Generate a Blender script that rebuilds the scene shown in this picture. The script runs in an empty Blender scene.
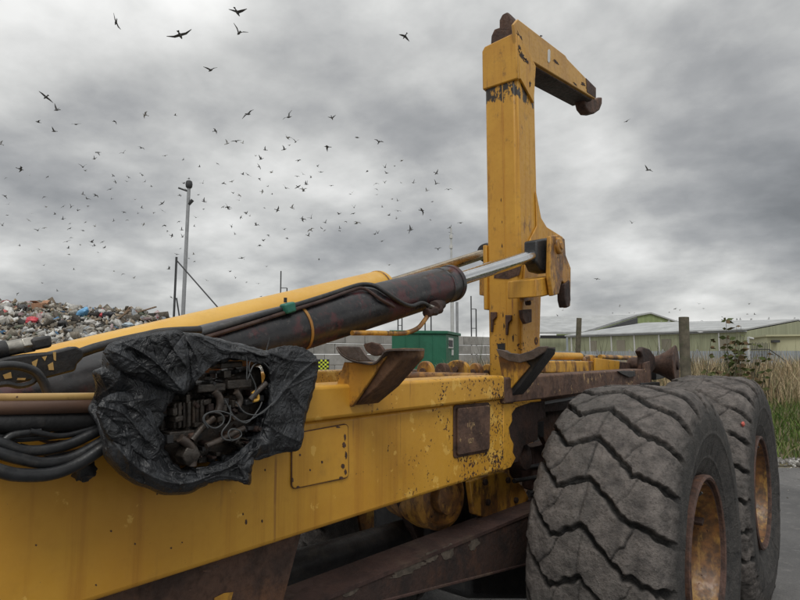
import bpy, bmesh, math, random
import numpy as np
from mathutils import Vector, Matrix, noise as mn
random.seed(7); rng = np.random.default_rng(7)
sc = bpy.context.scene
PI = math.pi

# ------------------------------------------------------------------ camera
EYE = 1.756
FPX, YAW, PITCH = 582.0, math.radians(38.92), math.radians(5.40)
cd = bpy.data.cameras.new('camera'); cam = bpy.data.objects.new('camera', cd)
sc.collection.objects.link(cam); sc.camera = cam
cd.sensor_width = 36; cd.lens = 36 * FPX / 800; cd.clip_start = .05; cd.clip_end = 4000
cam.location = (0, 0, EYE); cam.rotation_euler = (math.radians(90) + PITCH, 0, YAW)

# ------------------------------------------------------------------ light
SUN_EL, SUN_AZ = math.radians(55), math.radians(140)     # azimuth measured from +Y towards +X
w = bpy.data.worlds.new('World'); sc.world = w; w.use_nodes = True
nt = w.node_tree; N = nt.nodes; L = nt.links; N.clear()
def wn(t, **k):
    n = N.new(t)
    for a, b in k.items(): setattr(n, a, b)
    return n
out = wn('ShaderNodeOutputWorld'); bg = wn('ShaderNodeBackground'); L.new(bg.outputs[0], out.inputs[0])
sky = wn('ShaderNodeTexSky', sky_type='NISHITA', sun_disc=False, sun_elevation=SUN_EL, sun_rotation=SUN_AZ)
tc = wn('ShaderNodeTexCoord'); sep = wn('ShaderNodeSeparateXYZ'); L.new(tc.outputs['Generated'], sep.inputs[0])
def wm(op, a, b=None, c=None, clamp=False):
    n = wn('ShaderNodeMath', operation=op, use_clamp=clamp)
    for i, v in enumerate((a, b, c)):
        if v is None: continue
        if isinstance(v, (int, float)): n.inputs[i].default_value = v
        else: L.new(v, n.inputs[i])
    return n.outputs[0]
zz = wm('MAXIMUM', sep.outputs[2], 0.0); den = wm('ADD', zz, 0.30)
cmb = wn('ShaderNodeCombineXYZ')
L.new(wm('DIVIDE', sep.outputs[0], den), cmb.inputs[0]); L.new(wm('DIVIDE', sep.outputs[1], den), cmb.inputs[1])
def wnoise(scale, detail, rough, off, dist=0.0):
    mp = wn('ShaderNodeMapping'); mp.inputs['Location'].default_value = off; L.new(cmb.outputs[0], mp.inputs[0])
    n = wn('ShaderNodeTexNoise'); n.inputs['Scale'].default_value = scale; n.inputs['Detail'].default_value = detail
    n.inputs['Roughness'].default_value = rough; n.inputs['Distortion'].default_value = dist
    L.new(mp.outputs[0], n.inputs['Vector']); return n.outputs[0]
big = wnoise(0.8, 3, .5, (3.1, 7.7, 0)); med = wnoise(2.0, 7, .47, (1.3, 2.2, .4), .12); fin = wnoise(8.5, 5, .55, (8.3, .2, .9), .1)
cl = wm('ADD', wm('ADD', wm('MULTIPLY', big, .30), -.13), wm('ADD', wm('MULTIPLY', med, .79), wm('MULTIPLY', fin, .18)))
def blob(u, v, width, amt):      # a darker or brighter bank of cloud in that part of the sky
    from mathutils import Euler
    d = Vector(((u-400)/FPX, -(v-300)/FPX, -1)).normalized(); d.rotate(Euler((math.radians(90)+PITCH, 0, YAW)))
    dp = wn('ShaderNodeVectorMath', operation='DOT_PRODUCT'); L.new(tc.outputs['Generated'], dp.inputs[0]); dp.inputs[1].default_value = d
    mr = wn('ShaderNodeMapRange', interpolation_type='SMOOTHSTEP'); L.new(dp.outputs['Value'], mr.inputs[0])
    mr.inputs[1].default_value = math.cos(math.radians(width)); mr.inputs[2].default_value = 1
    mr.inputs[3].default_value = 0; mr.inputs[4].default_value = amt
    return mr.outputs[0]
for b in ((40, 40, 22, .12), (735, 150, 21, -.075), (80, 235, 14, -.09), (560, 120, 12, -.02), (640, 40, 16, .01), (440, 130, 20, .05), (330, 230, 12, .03), (600, 225, 9, .05), (790, 60, 12, -.03)):
    cl = wm('ADD', cl, blob(*b))
hz = wn('ShaderNodeMapRange', interpolation_type='SMOOTHSTEP'); L.new(sep.outputs[2], hz.inputs[0])
hz.inputs[1].default_value = .16; hz.inputs[2].default_value = .0; hz.inputs[3].default_value = 0; hz.inputs[4].default_value = .10
cl = wm('ADD', cl, hz.outputs[0])
ramp = wn('ShaderNodeValToRGB'); L.new(cl, ramp.inputs[0]); e = ramp.color_ramp.elements
e[0].position = .22; e[0].color = (.19, .197, .204, 1); e[1].position = .72; e[1].color = (.86, .86, .845, 1)
for p, c in ((.33, (.27, .278, .286, 1)), (.43, (.375, .381, .385, 1)), (.50, (.485, .49, .485, 1)), (.58, (.62, .624, .612, 1))):
    q = e.new(p); q.color = c
zr = wn('ShaderNodeMapRange'); L.new(zz, zr.inputs[0]); zr.inputs[1].default_value = .45; zr.inputs[2].default_value = 1
zr.inputs[3].default_value = 10.7; zr.inputs[4].default_value = 21       # overcast: the zenith is brighter than the horizon
vm = wn('ShaderNodeVectorMath', operation='SCALE'); L.new(ramp.outputs[0], vm.inputs[0]); L.new(zr.outputs[0], vm.inputs['Scale'])
mx = wn('ShaderNodeMixRGB'); mx.inputs[0].default_value = .95; L.new(sky.outputs[0], mx.inputs[1]); L.new(vm.outputs[0], mx.inputs[2])
L.new(mx.outputs[0], bg.inputs[0]); bg.inputs[1].default_value = 0.1
ld = bpy.data.lights.new('sun', 'SUN'); ld.energy = 1.25; ld.angle = math.radians(25); ld.color = (1, .97, .92)
sun = bpy.data.objects.new('sun', ld); sc.collection.objects.link(sun)
sd = Vector((math.sin(SUN_AZ)*math.cos(SUN_EL), math.cos(SUN_AZ)*math.cos(SUN_EL), math.sin(SUN_EL)))
sun.rotation_euler = sd.to_track_quat('Z', 'Y').to_euler()
sc.view_settings.view_transform = 'Standard'; sc.view_settings.look = 'None'; sc.view_settings.exposure = 0.0; sc.view_settings.gamma = 1
sc.render.engine = 'CYCLES'

# ------------------------------------------------------------------ helpers
ct, st_, ca, sa = math.cos(PITCH), math.sin(PITCH), math.cos(YAW), math.sin(YAW)
FW = np.array((-sa*ct, ca*ct, st_)); RT = np.array((ca, sa, 0.)); UP = np.cross(RT, FW)
def ray(u, v): return FW + RT*(u-400)/FPX - UP*(v-300)/FPX
def aX(u, v, X): d = ray(u, v); p = d*X/d[0]; p[2] += EYE; return p       # where the sight line meets a plane of the truck
def aY(u, v, Y): d = ray(u, v); p = d*Y/d[1]; p[2] += EYE; return p
def aD(u, v, D): d = ray(u, v); h = -d[0]*sa + d[1]*ca; p = d*D/h; p[2] += EYE; return p   # at a distance D out over the yard
def W(r, d, z=0.): return np.array((r*ca - d*sa, r*sa + d*ca, z))         # yard coordinates: r to the right, d away
class MB:
    def __init__(s): s.v = []; s.f = []; s.m = []; s.mi = 0
    def add(s, vs, fs):
        o = len(s.v); s.v += [tuple(map(float, p)) for p in vs]; s.f += [tuple(i+o for i in f) for f in fs]; s.m += [s.mi]*len(fs); return s
    def box(s, c, d, R=None):
        h = np.array(d)/2.; P = []
        for x in (-1, 1):
            for y in (-1, 1):
                for z in (-1, 1): P.append(np.array((x, y, z))*h)
        if R is not None: P = [np.array(R @ Vector(p)) for p in P]
        return s.add([p+np.array(c) for p in P], [(0,1,3,2),(4,6,7,5),(0,4,5,1),(2,3,7,6),(0,2,6,4),(1,5,7,3)])
    def bb(s, x0, x1, y0, y1, z0, z1): return s.box(((x0+x1)/2, (y0+y1)/2, (z0+z1)/2), (x1-x0, y1-y0, z1-z0))
    def ext(s, pts, vec):          # polygon pushed along a vector
        n = len(pts); P = [np.array(p, float) for p in pts]; Q = [p+np.array(vec, float) for p in P]
        return s.add(P+Q, [tuple(range(n)), tuple(range(2*n-1, n-1, -1))] + [(i, (i+1) % n, (i+1) % n+n, i+n) for i in range(n)])
    def px(s, uv, X, t):           # outline seen on the plane X, thickness t
        return s.ext([aX(u, v, X) for u, v in uv], (t, 0, 0))
    def py(s, uv, Y, t): return s.ext([aY(u, v, Y) for u, v in uv], (0, t, 0))
    def tube(s, path, r, n=12, sub=0, caps=True):
        P = [np.array(p, float) for p in path]
        if sub: P = crom(P, sub)
        m = len(P); rr = r if hasattr(r, '__len__') else [r]*m
        if len(rr) != m: rr = np.interp(np.linspace(0, 1, m), np.linspace(0, 1, len(rr)), rr)
        T = [P[min(i+1, m-1)]-P[max(i-1, 0)] for i in range(m)]
        T = [t/(np.linalg.norm(t)+1e-9) for t in T]
        a = np.array((0, 0, 1.)) if abs(T[0][2]) < .9 else np.array((1., 0, 0))
        nrm = np.cross(T[0], a); nrm /= np.linalg.norm(nrm); vs = []
        for i in range(m):
            nrm = nrm - T[i]*np.dot(nrm, T[i]); nrm /= np.linalg.norm(nrm)+1e-9; b = np.cross(T[i], nrm)
            for k in range(n):
                t = 2*PI*k/n; vs.append(P[i] + rr[i]*(nrm*math.cos(t)+b*math.sin(t)))
        fs = [(i*n+k, i*n+(k+1) % n, (i+1)*n+(k+1) % n, (i+1)*n+k) for i in range(m-1) for k in range(n)]
        if caps: fs += [tuple(range(n-1, -1, -1)), tuple((m-1)*n+k for k in range(n))]
        return s.add(vs, fs)
    def lathe(s, o, ax, prof, n=32, caps=True):    # prof: (radius, distance along the axis)
        o = np.array(o, float); ax = np.array(ax, float); ax /= np.linalg.norm(ax)
        a = np.array((0, 0, 1.)) if abs(ax[2]) < .9 else np.array((1., 0, 0))
        e1 = np.cross(ax, a); e1 /= np.linalg.norm(e1); e2 = np.cross(ax, e1); vs = []
        for r, h in prof:
            for k in range(n):
                t = 2*PI*k/n; vs.append(o+ax*h+max(r, 1e-4)*(e1*math.cos(t)+e2*math.sin(t)))
        m = len(prof)
        fs = [(i*n+k, i*n+(k+1) % n, (i+1)*n+(k+1) % n, (i+1)*n+k) for i in range(m-1) for k in range(n)]
        if caps: fs += [tuple(range(n-1, -1, -1)), tuple((m-1)*n+k for k in range(n))]
        return s.add(vs, fs)
def crom(P, sub):
    P = [2*P[0]-P[1]] + P + [2*P[-1]-P[-2]]; o = []
    for i in range(1, len(P)-2):
        for k in range(sub):
            t = k/sub; a, b, c, d = P[i-1:i+3]
            o.append(.5*((2*b)+(c-a)*t+(2*a-5*b+4*c-d)*t*t+(3*b-a-3*c+d)*t**3))
    o.append(P[-2]); return o
ORG = {}
def obj(name, mb, mats, parent=None, bevel=0, seg=2, origin=None, smooth=40, fix=True, data=None):
    mats = mats if isinstance(mats, (list, tuple)) else [mats]
    if isinstance(mb, MB):
        V = np.array(mb.v)
        lo, hi = V.min(0), V.max(0)
        if origin is None: origin = (lo+hi)/2 if parent is not None else np.array(((lo[0]+hi[0])/2, (lo[1]+hi[1])/2, lo[2]))
        origin = np.array(origin, float)
        me = bpy.data.meshes.new(name); me.from_pydata((V-origin).tolist(), [], mb.f)
        for m in mats: me.materials.append(m)
        if len(mats) > 1: me.polygons.foreach_set('material_index', mb.m)
        if fix and len(mb.f) < 60000:
            bm = bmesh.new(); bm.from_mesh(me); bmesh.ops.recalc_face_normals(bm, faces=bm.faces); bm.to_mesh(me); bm.free()
        if smooth:
            me.shade_smooth(); me.set_sharp_from_angle(angle=math.radians(smooth))
        me.update()
    else: me = mb; origin = np.array(origin if origin is not None else (0, 0, 0), float)
    o = bpy.data.objects.new(name, me); sc.collection.objects.link(o)
    po = ORG[parent.name] if parent is not None else np.zeros(3)
    o.location = origin-po; ORG[o.name] = origin
    if parent is not None: o.parent = parent
    if bevel:
        b = o.modifiers.new('bevel', 'BEVEL'); b.width = bevel; b.segments = seg; b.limit_method = 'ANGLE'; b.angle_limit = math.radians(35); b.harden_normals = False
    return o
def thing(name, loc, label, cat, group=None):
    o = bpy.data.objects.new(name, None); sc.collection.objects.link(o); o.empty_display_size = .1
    o.location = loc; ORG[o.name] = np.array(loc, float); tag(o, label, cat, group); return o
def tag(o, label, cat, group=None):
    o['label'] = label; o['category'] = cat
    if group: o['group'] = group
    return o
def kind(o, k): o['kind'] = k; return o

# ------------------------------------------------------------------ materials
def newmat(name):
    m = bpy.data.materials.new(name); m.use_nodes = True; t = m.node_tree; t.nodes.clear()
    o = t.nodes.new('ShaderNodeOutputMaterial'); b = t.nodes.new('ShaderNodeBsdfPrincipled'); t.links.new(b.outputs[0], o.inputs[0])
    return m, t, b
class NG:
    def __init__(s, t): s.t = t
    def n(s, ty, **k):
        x = s.t.nodes.new(ty)
        for a, b in k.items(): setattr(x, a, b)
        return x
    def l(s, a, b):
        if isinstance(a, (int, float)): b.default_value = a
        elif isinstance(a, tuple): b.default_value = a if len(a) == 4 or b.type == 'VECTOR' else (*a, 1)
        else: s.t.links.new(a, b)
    def math(s, op, a, b=0., clamp=False):
        x = s.n('ShaderNodeMath', operation=op, use_clamp=clamp); s.l(a, x.inputs[0]); s.l(b, x.inputs[1]); return x.outputs[0]
    def pos(s, scale=(1, 1, 1), off=(0, 0, 0), src='pos'):
        if src == 'pos': v = s.n('ShaderNodeNewGeometry').outputs['Position']
        else: v = s.n('ShaderNodeTexCoord').outputs['Object']
        m = s.n('ShaderNodeMapping'); s.l(v, m.inputs[0]); m.inputs['Scale'].default_value = scale; m.inputs['Location'].default_value = off
        return m.outputs[0]
    def noise(s, vec, scale, detail=4, rough=.55, dist=0.):
        x = s.n('ShaderNodeTexNoise'); s.l(vec, x.inputs['Vector']); x.inputs['Scale'].default_value = scale
        x.inputs['Detail'].default_value = detail; x.inputs['Roughness'].default_value = rough; x.inputs['Distortion'].default_value = dist
        return x.outputs[0]
    def step(s, a, lo, hi, o0=0., o1=1.):
        x = s.n('ShaderNodeMapRange', interpolation_type='SMOOTHSTEP'); s.l(a, x.inputs[0])
        for i, v in enumerate((lo, hi, o0, o1)): x.inputs[i+1].default_value = v
        return x.outputs[0]
    def mix(s, f, a, b, mode='MIX'):
        x = s.n('ShaderNodeMixRGB', blend_type=mode); s.l(f, x.inputs[0]); s.l(a, x.inputs[1]); s.l(b, x.inputs[2]); return x.outputs[0]
    def bump(s, h, strength, dist=.01):
        x = s.n('ShaderNodeBump'); s.l(h, x.inputs['Height']); x.inputs['Strength'].default_value = strength; x.inputs['Distance'].default_value = dist
        return x.outputs[0]
def c4(c): return (*c, 1)
RUST_D, RUST_O, RUST_M = (.035, .018, .013), (.17, .065, .022), (.085, .042, .028)
def paint(name, col, col2, chips=.0, rough=.42, streak=.35, chipscale=55, grad=None, dirt=.25, stain=0., bands=(), zgrad=None, pale_thr=.665):
    """old machine paint: uneven tone, run-off streaks, chips down to rust; grad=(y0,y1,amount) more chips towards y1"""
    m, t, b = newmat(name); g = NG(t); p = g.pos()
    tone = g.noise(p, 2.3, 5, .6); base = g.mix(g.step(tone, .35, .68), c4(col), c4(col2))
    fine = g.noise(p, 38, 5, .6)
    base = g.mix(g.step(fine, .46, .80, 0, dirt*.45), base, (col[0]*.5, col[1]*.42, col[2]*.45, 1))
    sv = g.pos((16, 16, .7)); sn = g.noise(sv, 1, 5, .6)
    base = g.mix(g.step(sn, .50, .74, 0, streak), base, (col[0]*.52, col[1]*.36, col[2]*.35, 1))
    base = g.mix(g.step(g.noise(p, 7.5, 6, .65), .58, .78, 0, dirt), base, (.10, .07, .04, 1))
    rs = g.noise(g.pos((34, 34, .9), off=(3, 1, 7)), 1, 3, .5); rz = g.noise(g.pos((5, 5, 3)), 1, 4, .6)
    base = g.mix(g.math('MULTIPLY', g.step(rs, .60, .70, 0, streak*1.5), g.step(rz, .48, .62)), base, (.27, .115, .03, 1))
    cn = g.math('ADD', g.math('MULTIPLY', g.noise(p, chipscale, 4, .55), .53), g.math('MULTIPLY', g.noise(g.pos(off=(3, 5, 9)), 7.5, 7, .72), .47))
    if grad:
        y = g.n('ShaderNodeSeparateXYZ'); g.l(g.n('ShaderNodeNewGeometry').outputs['Position'], y.inputs[0])
        cn = g.math('ADD', cn, g.step(y.outputs[1], grad[0], grad[1], 0, grad[2]))
    if zgrad:
        zq = g.n('ShaderNodeSeparateXYZ'); g.l(g.n('ShaderNodeNewGeometry').outputs['Position'], zq.inputs[0])
        cn = g.math('ADD', cn, g.step(zq.outputs[2], zgrad[0], zgrad[1], zgrad[2], 0))
    thr = .72-chips*.22
    ch = g.step(cn, thr, thr+.012); edge = g.step(cn, thr-.022, thr+.004)
    pale = (min(1, col[0]*1.25), min(1, col[1]*1.45), min(1, col[2]*2.6), 1)
    if grad:
        pn = g.math('ADD', g.noise(g.pos(off=(7, 1, 2)), 14, 5, .6), g.step(y.outputs[1], grad[0], grad[1], 0, grad[2]*1.3))
        base = g.mix(g.step(pn, pale_thr, pale_thr+.03, 0, .7), base, pale)
    base = g.mix(g.math('MULTIPLY', edge, .55), base, (.20, .10, .03, 1))
    rn = g.noise(p, 24, 4, .6); rust = g.mix(g.step(rn, .4, .66), c4(RUST_D), c4(RUST_M))
    rust = g.mix(g.step(g.noise(p, 15, 3), .56, .7, 0, .8), rust, c4(RUST_O))
    if stain: base = g.mix(g.step(g.noise(g.pos((1, 1, .45), off=(1, 9, 4)), 10, 6, .7), .66-stain*.3, .80-stain*.3, 0, .9), base, g.mix(g.step(rn, .35, .65), (.055, .028, .018, 1), (.20, .085, .028, 1)))
    if bands:
        zs = g.n('ShaderNodeSeparateXYZ'); g.l(g.n('ShaderNodeNewGeometry').outputs['Position'], zs.inputs[0])
        for z0, z1, soft, amt in bands:
            m_ = g.math('MULTIPLY', g.step(zs.outputs[2], z0-soft, z0+soft), g.step(zs.outputs[2], z1+soft, z1-soft))
            gn = g.math('ADD', g.noise(g.pos((1, 1, .6), off=(6, 6, 6)), 16, 6, .7), g.math('MULTIPLY', g.math('SUBTRACT', m_, 1.), .5))
            base = g.mix(g.step(gn, .58-amt, .64-amt), base, (.030, .022, .016, 1))
    colr = g.mix(ch, base, rust)
    g.l(colr, b.inputs['Base Color'])
    rg = g.math('ADD', g.math('MULTIPLY', ch, .4), g.step(fine, .3, .7, rough-.07, rough+.14), True); g.l(rg, b.inputs['Roughness'])
    h = g.math('SUBTRACT', g.math('MULTIPLY', fine, .25), g.math('MULTIPLY', ch, .7))
    h = g.math('ADD', h, g.math('MULTIPLY', g.noise(p, 4, 2), 1.2))
    g.l(g.bump(h, .35, .006), b.inputs['Normal']); return m
def rusty(name, a=RUST_D, c=RUST_O, mid=RUST_M, rough=.75, bump=.5, flecks=None, sc_=1.):
    m, t, b = newmat(name); g = NG(t); p = g.pos()
    n1 = g.noise(p, 9*sc_, 7, .65); n2 = g.noise(p, 45*sc_, 5, .6)
    col = g.mix(g.step(n1, .35, .6), c4(a), c4(mid)); col = g.mix(g.step(g.noise(p, 5*sc_, 6, .7), .52, .72, 0, .75), col, c4(c))
    col = g.mix(g.step(n2, .45, .75, 0, .5), col, c4(tuple(x*.45 for x in a)))
    col = g.mix(g.step(g.noise(g.pos((18, 18, 1.0)), 1, 4, .6), .5, .7, 0, .35), col, c4(a))
    if flecks: col = g.mix(g.step(g.noise(g.pos(off=(2, 8, 4)), 17*sc_, 6, .7), .60, .64), col, c4(flecks))
    g.l(col, b.inputs['Base Color']); g.l(g.step(n2, .3, .7, rough-.12, min(1, rough+.12)), b.inputs['Roughness'])
    g.l(g.bump(g.math('ADD', n2, g.math('MULTIPLY', n1, .8)), bump, .008), b.inputs['Normal']); return m
def plain(name, col, rough=.6, metal=0., var=.25, scale=8, bump=.15, spec=.5, dist=.004, tint=None):
    m, t, b = newmat(name); g = NG(t); p = g.pos()
    n1 = g.noise(p, scale, 6, .62); n2 = g.noise(p, scale*7, 4, .6)
    col_ = g.mix(g.step(n1, .3, .7), c4(tuple(x*(1-var) for x in col)), c4(tuple(min(1, x*(1+var)) for x in col)))
    if tint: col_ = g.mix(g.step(g.noise(g.pos(off=(4, 4, 4)), scale*.7, 6, .7), .5, .66, 0, .8), col_, c4(tint))
    g.l(col_, b.inputs['Base Color']); g.l(g.step(n2, .3, .7, max(.02, rough-.1), min(1, rough+.1)), b.inputs['Roughness'])
    b.inputs['Metallic'].default_value = metal; b.inputs['Specular IOR Level'].default_value = spec
    if bump: g.l(g.bump(g.math('ADD', n2, n1), bump, dist), b.inputs['Normal'])
    return m
YE, YE2 = (.65, .345, .042), (.56, .275, .030)
M = {}
M['panel'] = paint('chassis_yellow', YE, YE2, chips=.30, grad=(1.25, 2.45, .105), streak=.5, chipscale=85)
M['rail'] = paint('rail_yellow', YE, YE2, chips=.36, grad=(1.3, 2.4, .085), streak=.3, chipscale=85)
M['yellow'] = paint('machine_yellow', YE, YE2, chips=.32, streak=.65, dirt=.45, stain=.26)
M['lever'] = rusty('rusty_arm', a=(.06, .03, .02), mid=(.14, .07, .035), c=(.30, .15, .05))
M['tanpipe'] = paint('tan_pipe_paint', (.50, .33, .12), (.40, .24, .08), chips=.35, streak=0, dirt=.6, stain=.2)
M['tailp'] = paint('tail_yellow', YE, YE2, chips=.62, streak=.8, dirt=.9, stain=.45, chipscale=80)
M['jibp'] = paint('jib_yellow', (.62, .34, .06), (.48, .25, .05), chips=.28, streak=.35, dirt=.6, stain=.18)
M['armp'] = paint('arm_yellow', YE, YE2, chips=.27, streak=.75, dirt=.45, stain=.30, bands=((3.46, 3.66, .05, .13),), zgrad=(1.6, 2.5, .085))
M['worn'] = paint('worn_yellow', YE, (.42, .20, .035), chips=.42, streak=.7, dirt=.7, stain=.75)
M['veryworn'] = paint('rust_eaten_yellow', (.5, .26, .05), (.3, .13, .03), chips=.5, streak=.6, dirt=.8, stain=.85)
M['cyl_y'] = paint('cylinder_yellow', (.72, .42, .075), (.66, .35, .05), chips=.05, streak=0, dirt=.12, rough=.36)
M['rust'] = rusty('brown_rust', a=(.045, .025, .018), mid=(.105, .055, .036), c=(.19, .085, .04))
M['shoe'] = rusty('worn_shoe', a=(.055, .042, .036), mid=(.12, .09, .075), c=(.17, .10, .06), rough=.5)
M['beam'] = rusty('beam_rust', a=(.06, .033, .024), mid=(.135, .075, .05), c=(.21, .11, .06), flecks=(.34, .22, .11))
M['dark_rust'] = rusty('dark_rust', a=(.022, .014, .012), mid=(.048, .026, .02), c=(.09, .04, .022))
M['underarm'] = rusty('underarm_brown', a=(.035, .018, .015), mid=(.065, .034, .027), c=(.12, .085, .06), sc_=.6)
M['black'] = plain('grimy_black', (.018, .018, .019), .5, var=.4, scale=12, bump=.3, tint=(.045, .04, .035))
M['chip_black'] = paint('chipped_black', (.022, .022, .023), (.03, .03, .03), chips=.0, rough=.45)
M['hose'] = plain('hose_rubber', (.020, .021, .023), .42, var=.35, scale=20, bump=.12, tint=(.05, .047, .044))
M['chrome'] = plain('chrome_rod', (.62, .63, .64), .17, 1., var=.06, scale=5, bump=.03)
M['steel'] = plain('dull_steel', (.36, .34, .30), .38, 1., var=.3, scale=14, bump=.2)
M['bronze'] = plain('oily_rod', (.42, .34, .24), .25, 1., var=.2, scale=9, bump=.04)
M['grease'] = plain('greasy_metal', (.046, .039, .033), .40, .35, var=.6, scale=22, bump=.5, tint=(.09, .06, .04))
M['greenclip'] = plain('green_clip', (.02, .14, .10), .5, scale=18, tint=(.02, .03, .03))

def mat_cylinder():
    m, t, b = newmat('worn_cylinder_barrel'); g = NG(t); p = g.pos()
    n1 = g.noise(p, 11, 7, .68); n2 = g.noise(g.pos(off=(5, 2, 1)), 7, 6, .7)
    col = g.mix(g.step(n1, .40, .62), (.014, .014, .016, 1), (.030, .027, .028, 1))
    col = g.mix(g.step(n2, .49, .60, 0, .75), col, (.085, .022, .024, 1))
    col = g.mix(g.step(g.noise(p, 40, 4, .6), .58, .72, 0, .5), col, (.10, .09, .085, 1))
    g.l(col, b.inputs['Base Color']); g.l(g.step(n1, .3, .7, .24, .46), b.inputs['Roughness'])
    g.l(g.bump(g.math('ADD', n1, g.noise(p, 60, 3)), .2, .004), b.inputs['Normal']); return m
M['barrel'] = mat_cylinder()
def mat_tyre():
    m, t, b = newmat('tyre_rubber'); g = NG(t); p = g.pos()
    at = g.n('ShaderNodeAttribute', attribute_name='crown').outputs['Fac']
    n1 = g.noise(p, 14, 7, .66); n2 = g.noise(p, 90, 5, .65); n3 = g.noise(p, 3.2, 4, .6)
    rub = g.mix(g.step(n1, .35, .65), (.020, .020, .020, 1), (.045, .042, .039, 1))
    dust = g.mix(g.step(n1, .33, .68), (.085, .076, .071, 1), (.200, .177, .162, 1))
    dust = g.mix(g.step(n3, .4, .65, 0, .5), dust, (.115, .108, .10, 1))
    dust = g.mix(g.step(n2, .50, .68, 0, .55), dust, (.042, .038, .036, 1))
    k = g.math('MULTIPLY', at, g.step(n1, .22, .45, .72, 1.))
    col = g.mix(k, rub, dust)
    col = g.mix(g.step(g.noise(g.pos(off=(9, 3, 3)), 150, 2), .70, .74, 0, .5), col, (.32, .30, .27, 1))
    g.l(col, b.inputs['Base Color']); g.l(g.step(at, 0, 1, .62, .86), b.inputs['Roughness'])
    b.inputs['Specular IOR Level'].default_value = .35
    crk = g.noise(p, 38, 6, .75, .6)
    h = g.math('ADD', g.math('MULTIPLY', n2, .9), g.math('ADD', g.math('MULTIPLY', n1, 1.1), g.math('MULTIPLY', crk, 1.3)))
    g.l(g.bump(h, .85, .012), b.inputs['Normal']); return m
M['tyre'] = mat_tyre()
def mat_tarp():
    m, t, b = newmat('black_plastic_sheet'); g = NG(t); p = g.pos()
    n1 = g.noise(p, 18, 7, .7); n2 = g.noise(g.pos(off=(4, 1, 0)), 70, 4, .6)
    col = g.mix(g.step(n1, .42, .68), (.012, .013, .015, 1), (.038, .041, .046, 1))
    col = g.mix(g.step(n2, .66, .72, 0, .6), col, (.16, .16, .155, 1))
    g.l(col, b.inputs['Base Color']); g.l(g.step(n1, .3, .7, .26, .50), b.inputs['Roughness'])
    rd = g.math('ABSOLUTE', g.math('SUBTRACT', g.noise(g.pos((34, 34, 26)), 1, 4, .6, .8), .5)); g.l(g.bump(g.math('ADD', g.math('MULTIPLY', n1, .5), g.math('MULTIPLY', rd, 2.6)), .7, .008), b.inputs['Normal']); return m
M['tarp'] = mat_tarp()
def mat_ground(name, c1, c2, c3, s=1., rough=.9, wet=False, bump=.4):
    m, t, b = newmat(name); g = NG(t); p = g.pos()
    n1 = g.noise(p, .35*s, 6, .6); n2 = g.noise(p, 9*s, 6, .7); n3 = g.noise(p, 60*s, 3, .6)
    col = g.mix(g.step(n1, .4, .62), c4(c1), c4(c2)); col = g.mix(g.step(n2, .5, .72, 0, .6), col, c4(c3))
    col = g.mix(g.step(n3, .5, .7, 0, .35), col, c4(tuple(x*.5 for x in c1)))
    g.l(col, b.inputs['Base Color'])
    if wet:
        pu = g.step(g.noise(g.pos(off=(2.2, 3.1, 0)), .9, 7, .72), .53, .66)
        g.l(g.step(pu, 0, 1, rough, .22), b.inputs['Roughness'])
        h = g.math('MULTIPLY', g.math('ADD', n2, n3), g.math('SUBTRACT', 1., pu)); g.l(g.bump(h, bump, .01), b.inputs['Normal'])
    else:
        b.inputs['Roughness'].default_value = rough; g.l(g.bump(g.math('ADD', n2, n3), bump, .02), b.inputs['Normal'])
    return m
M['asphalt'] = mat_ground('damp_asphalt', (.075, .073, .072), (.135, .13, .126), (.19, .18, .17), wet=True, rough=.8, bump=.7)
M['earth'] = mat_ground('bare_earth', (.12, .10, .075), (.16, .14, .10), (.09, .10, .05))
M['turf'] = mat_ground('rough_turf', (.10, .085, .045), (.15, .115, .06), (.06, .075, .025), s=2)
M['concrete'] = plain('block_concrete', (.36, .35, .33), .9, var=.13, scale=1.5, bump=.3, tint=(.27, .26, .24), dist=.01)
M['concrete2'] = plain('block_concrete_weathered', (.31, .30, .28), .9, var=.15, scale=1.8, bump=.3, tint=(.22, .215, .20), dist=.01)
M['cabin'] = plain('cabin_green', (.016, .125, .070), .5, var=.12, scale=1.5, bump=.05, tint=(.022, .15, .088))
M['white'] = plain('dull_white', (.62, .62, .60), .6, var=.08, scale=6)
M['galv'] = plain('galvanised', (.34, .35, .36), .5, .3, var=.12, scale=3)
M['palegrey'] = plain('pale_pole', (.50, .51, .50), .6, var=.1, scale=3)
M['darkmetal'] = plain('dark_metal', (.05, .052, .055), .6, var=.2, scale=3)
M['shed'] = plain('shed_green_cladding', (.33, .37, .20), .75, var=.07, scale=.3, bump=0, tint=(.30, .34, .185))
M['shed2'] = plain('shed_bright_green', (.27, .33, .15), .75, var=.06, scale=.3, bump=0)
def cladding(name, c):
    m, t, b = newmat(name); g = NG(t); n = g.noise(g.pos((2.6, 2.6, .03)), 1, 3, .7); k = g.noise(g.pos((.5, .5, .12)), 1, 6, .7)
    col = g.mix(g.step(n, .35, .65), c4(tuple(x*.86 for x in c)), c4(tuple(x*1.08 for x in c))); col = g.mix(g.step(k, .5, .72, 0, .45), col, c4((c[0]*.62, c[1]*.62, c[2]*.6)))
    g.l(col, b.inputs['Base Color']); b.inputs['Roughness'].default_value = .75; return m
M['shed'] = cladding('shed_ribbed_green', (.345, .36, .235)); M['shed2'] = cladding('shed_ribbed_bright', (.27, .33, .15))
M['shed_d'] = plain('shed_shutter', (.24, .22, .17), .8, var=.1, scale=.5, bump=0)
M['cream'] = plain('cream_cladding', (.50, .49, .32), .75, var=.05, scale=.3, bump=0)
M['roof'] = plain('fibre_cement_roof', (.40, .41, .41), .85, var=.14, scale=.5, bump=.1, tint=(.31, .32, .32))
M['fence'] = plain('steel_fence_grey', (.29, .32, .35), .7, var=.12, scale=.6)
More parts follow.
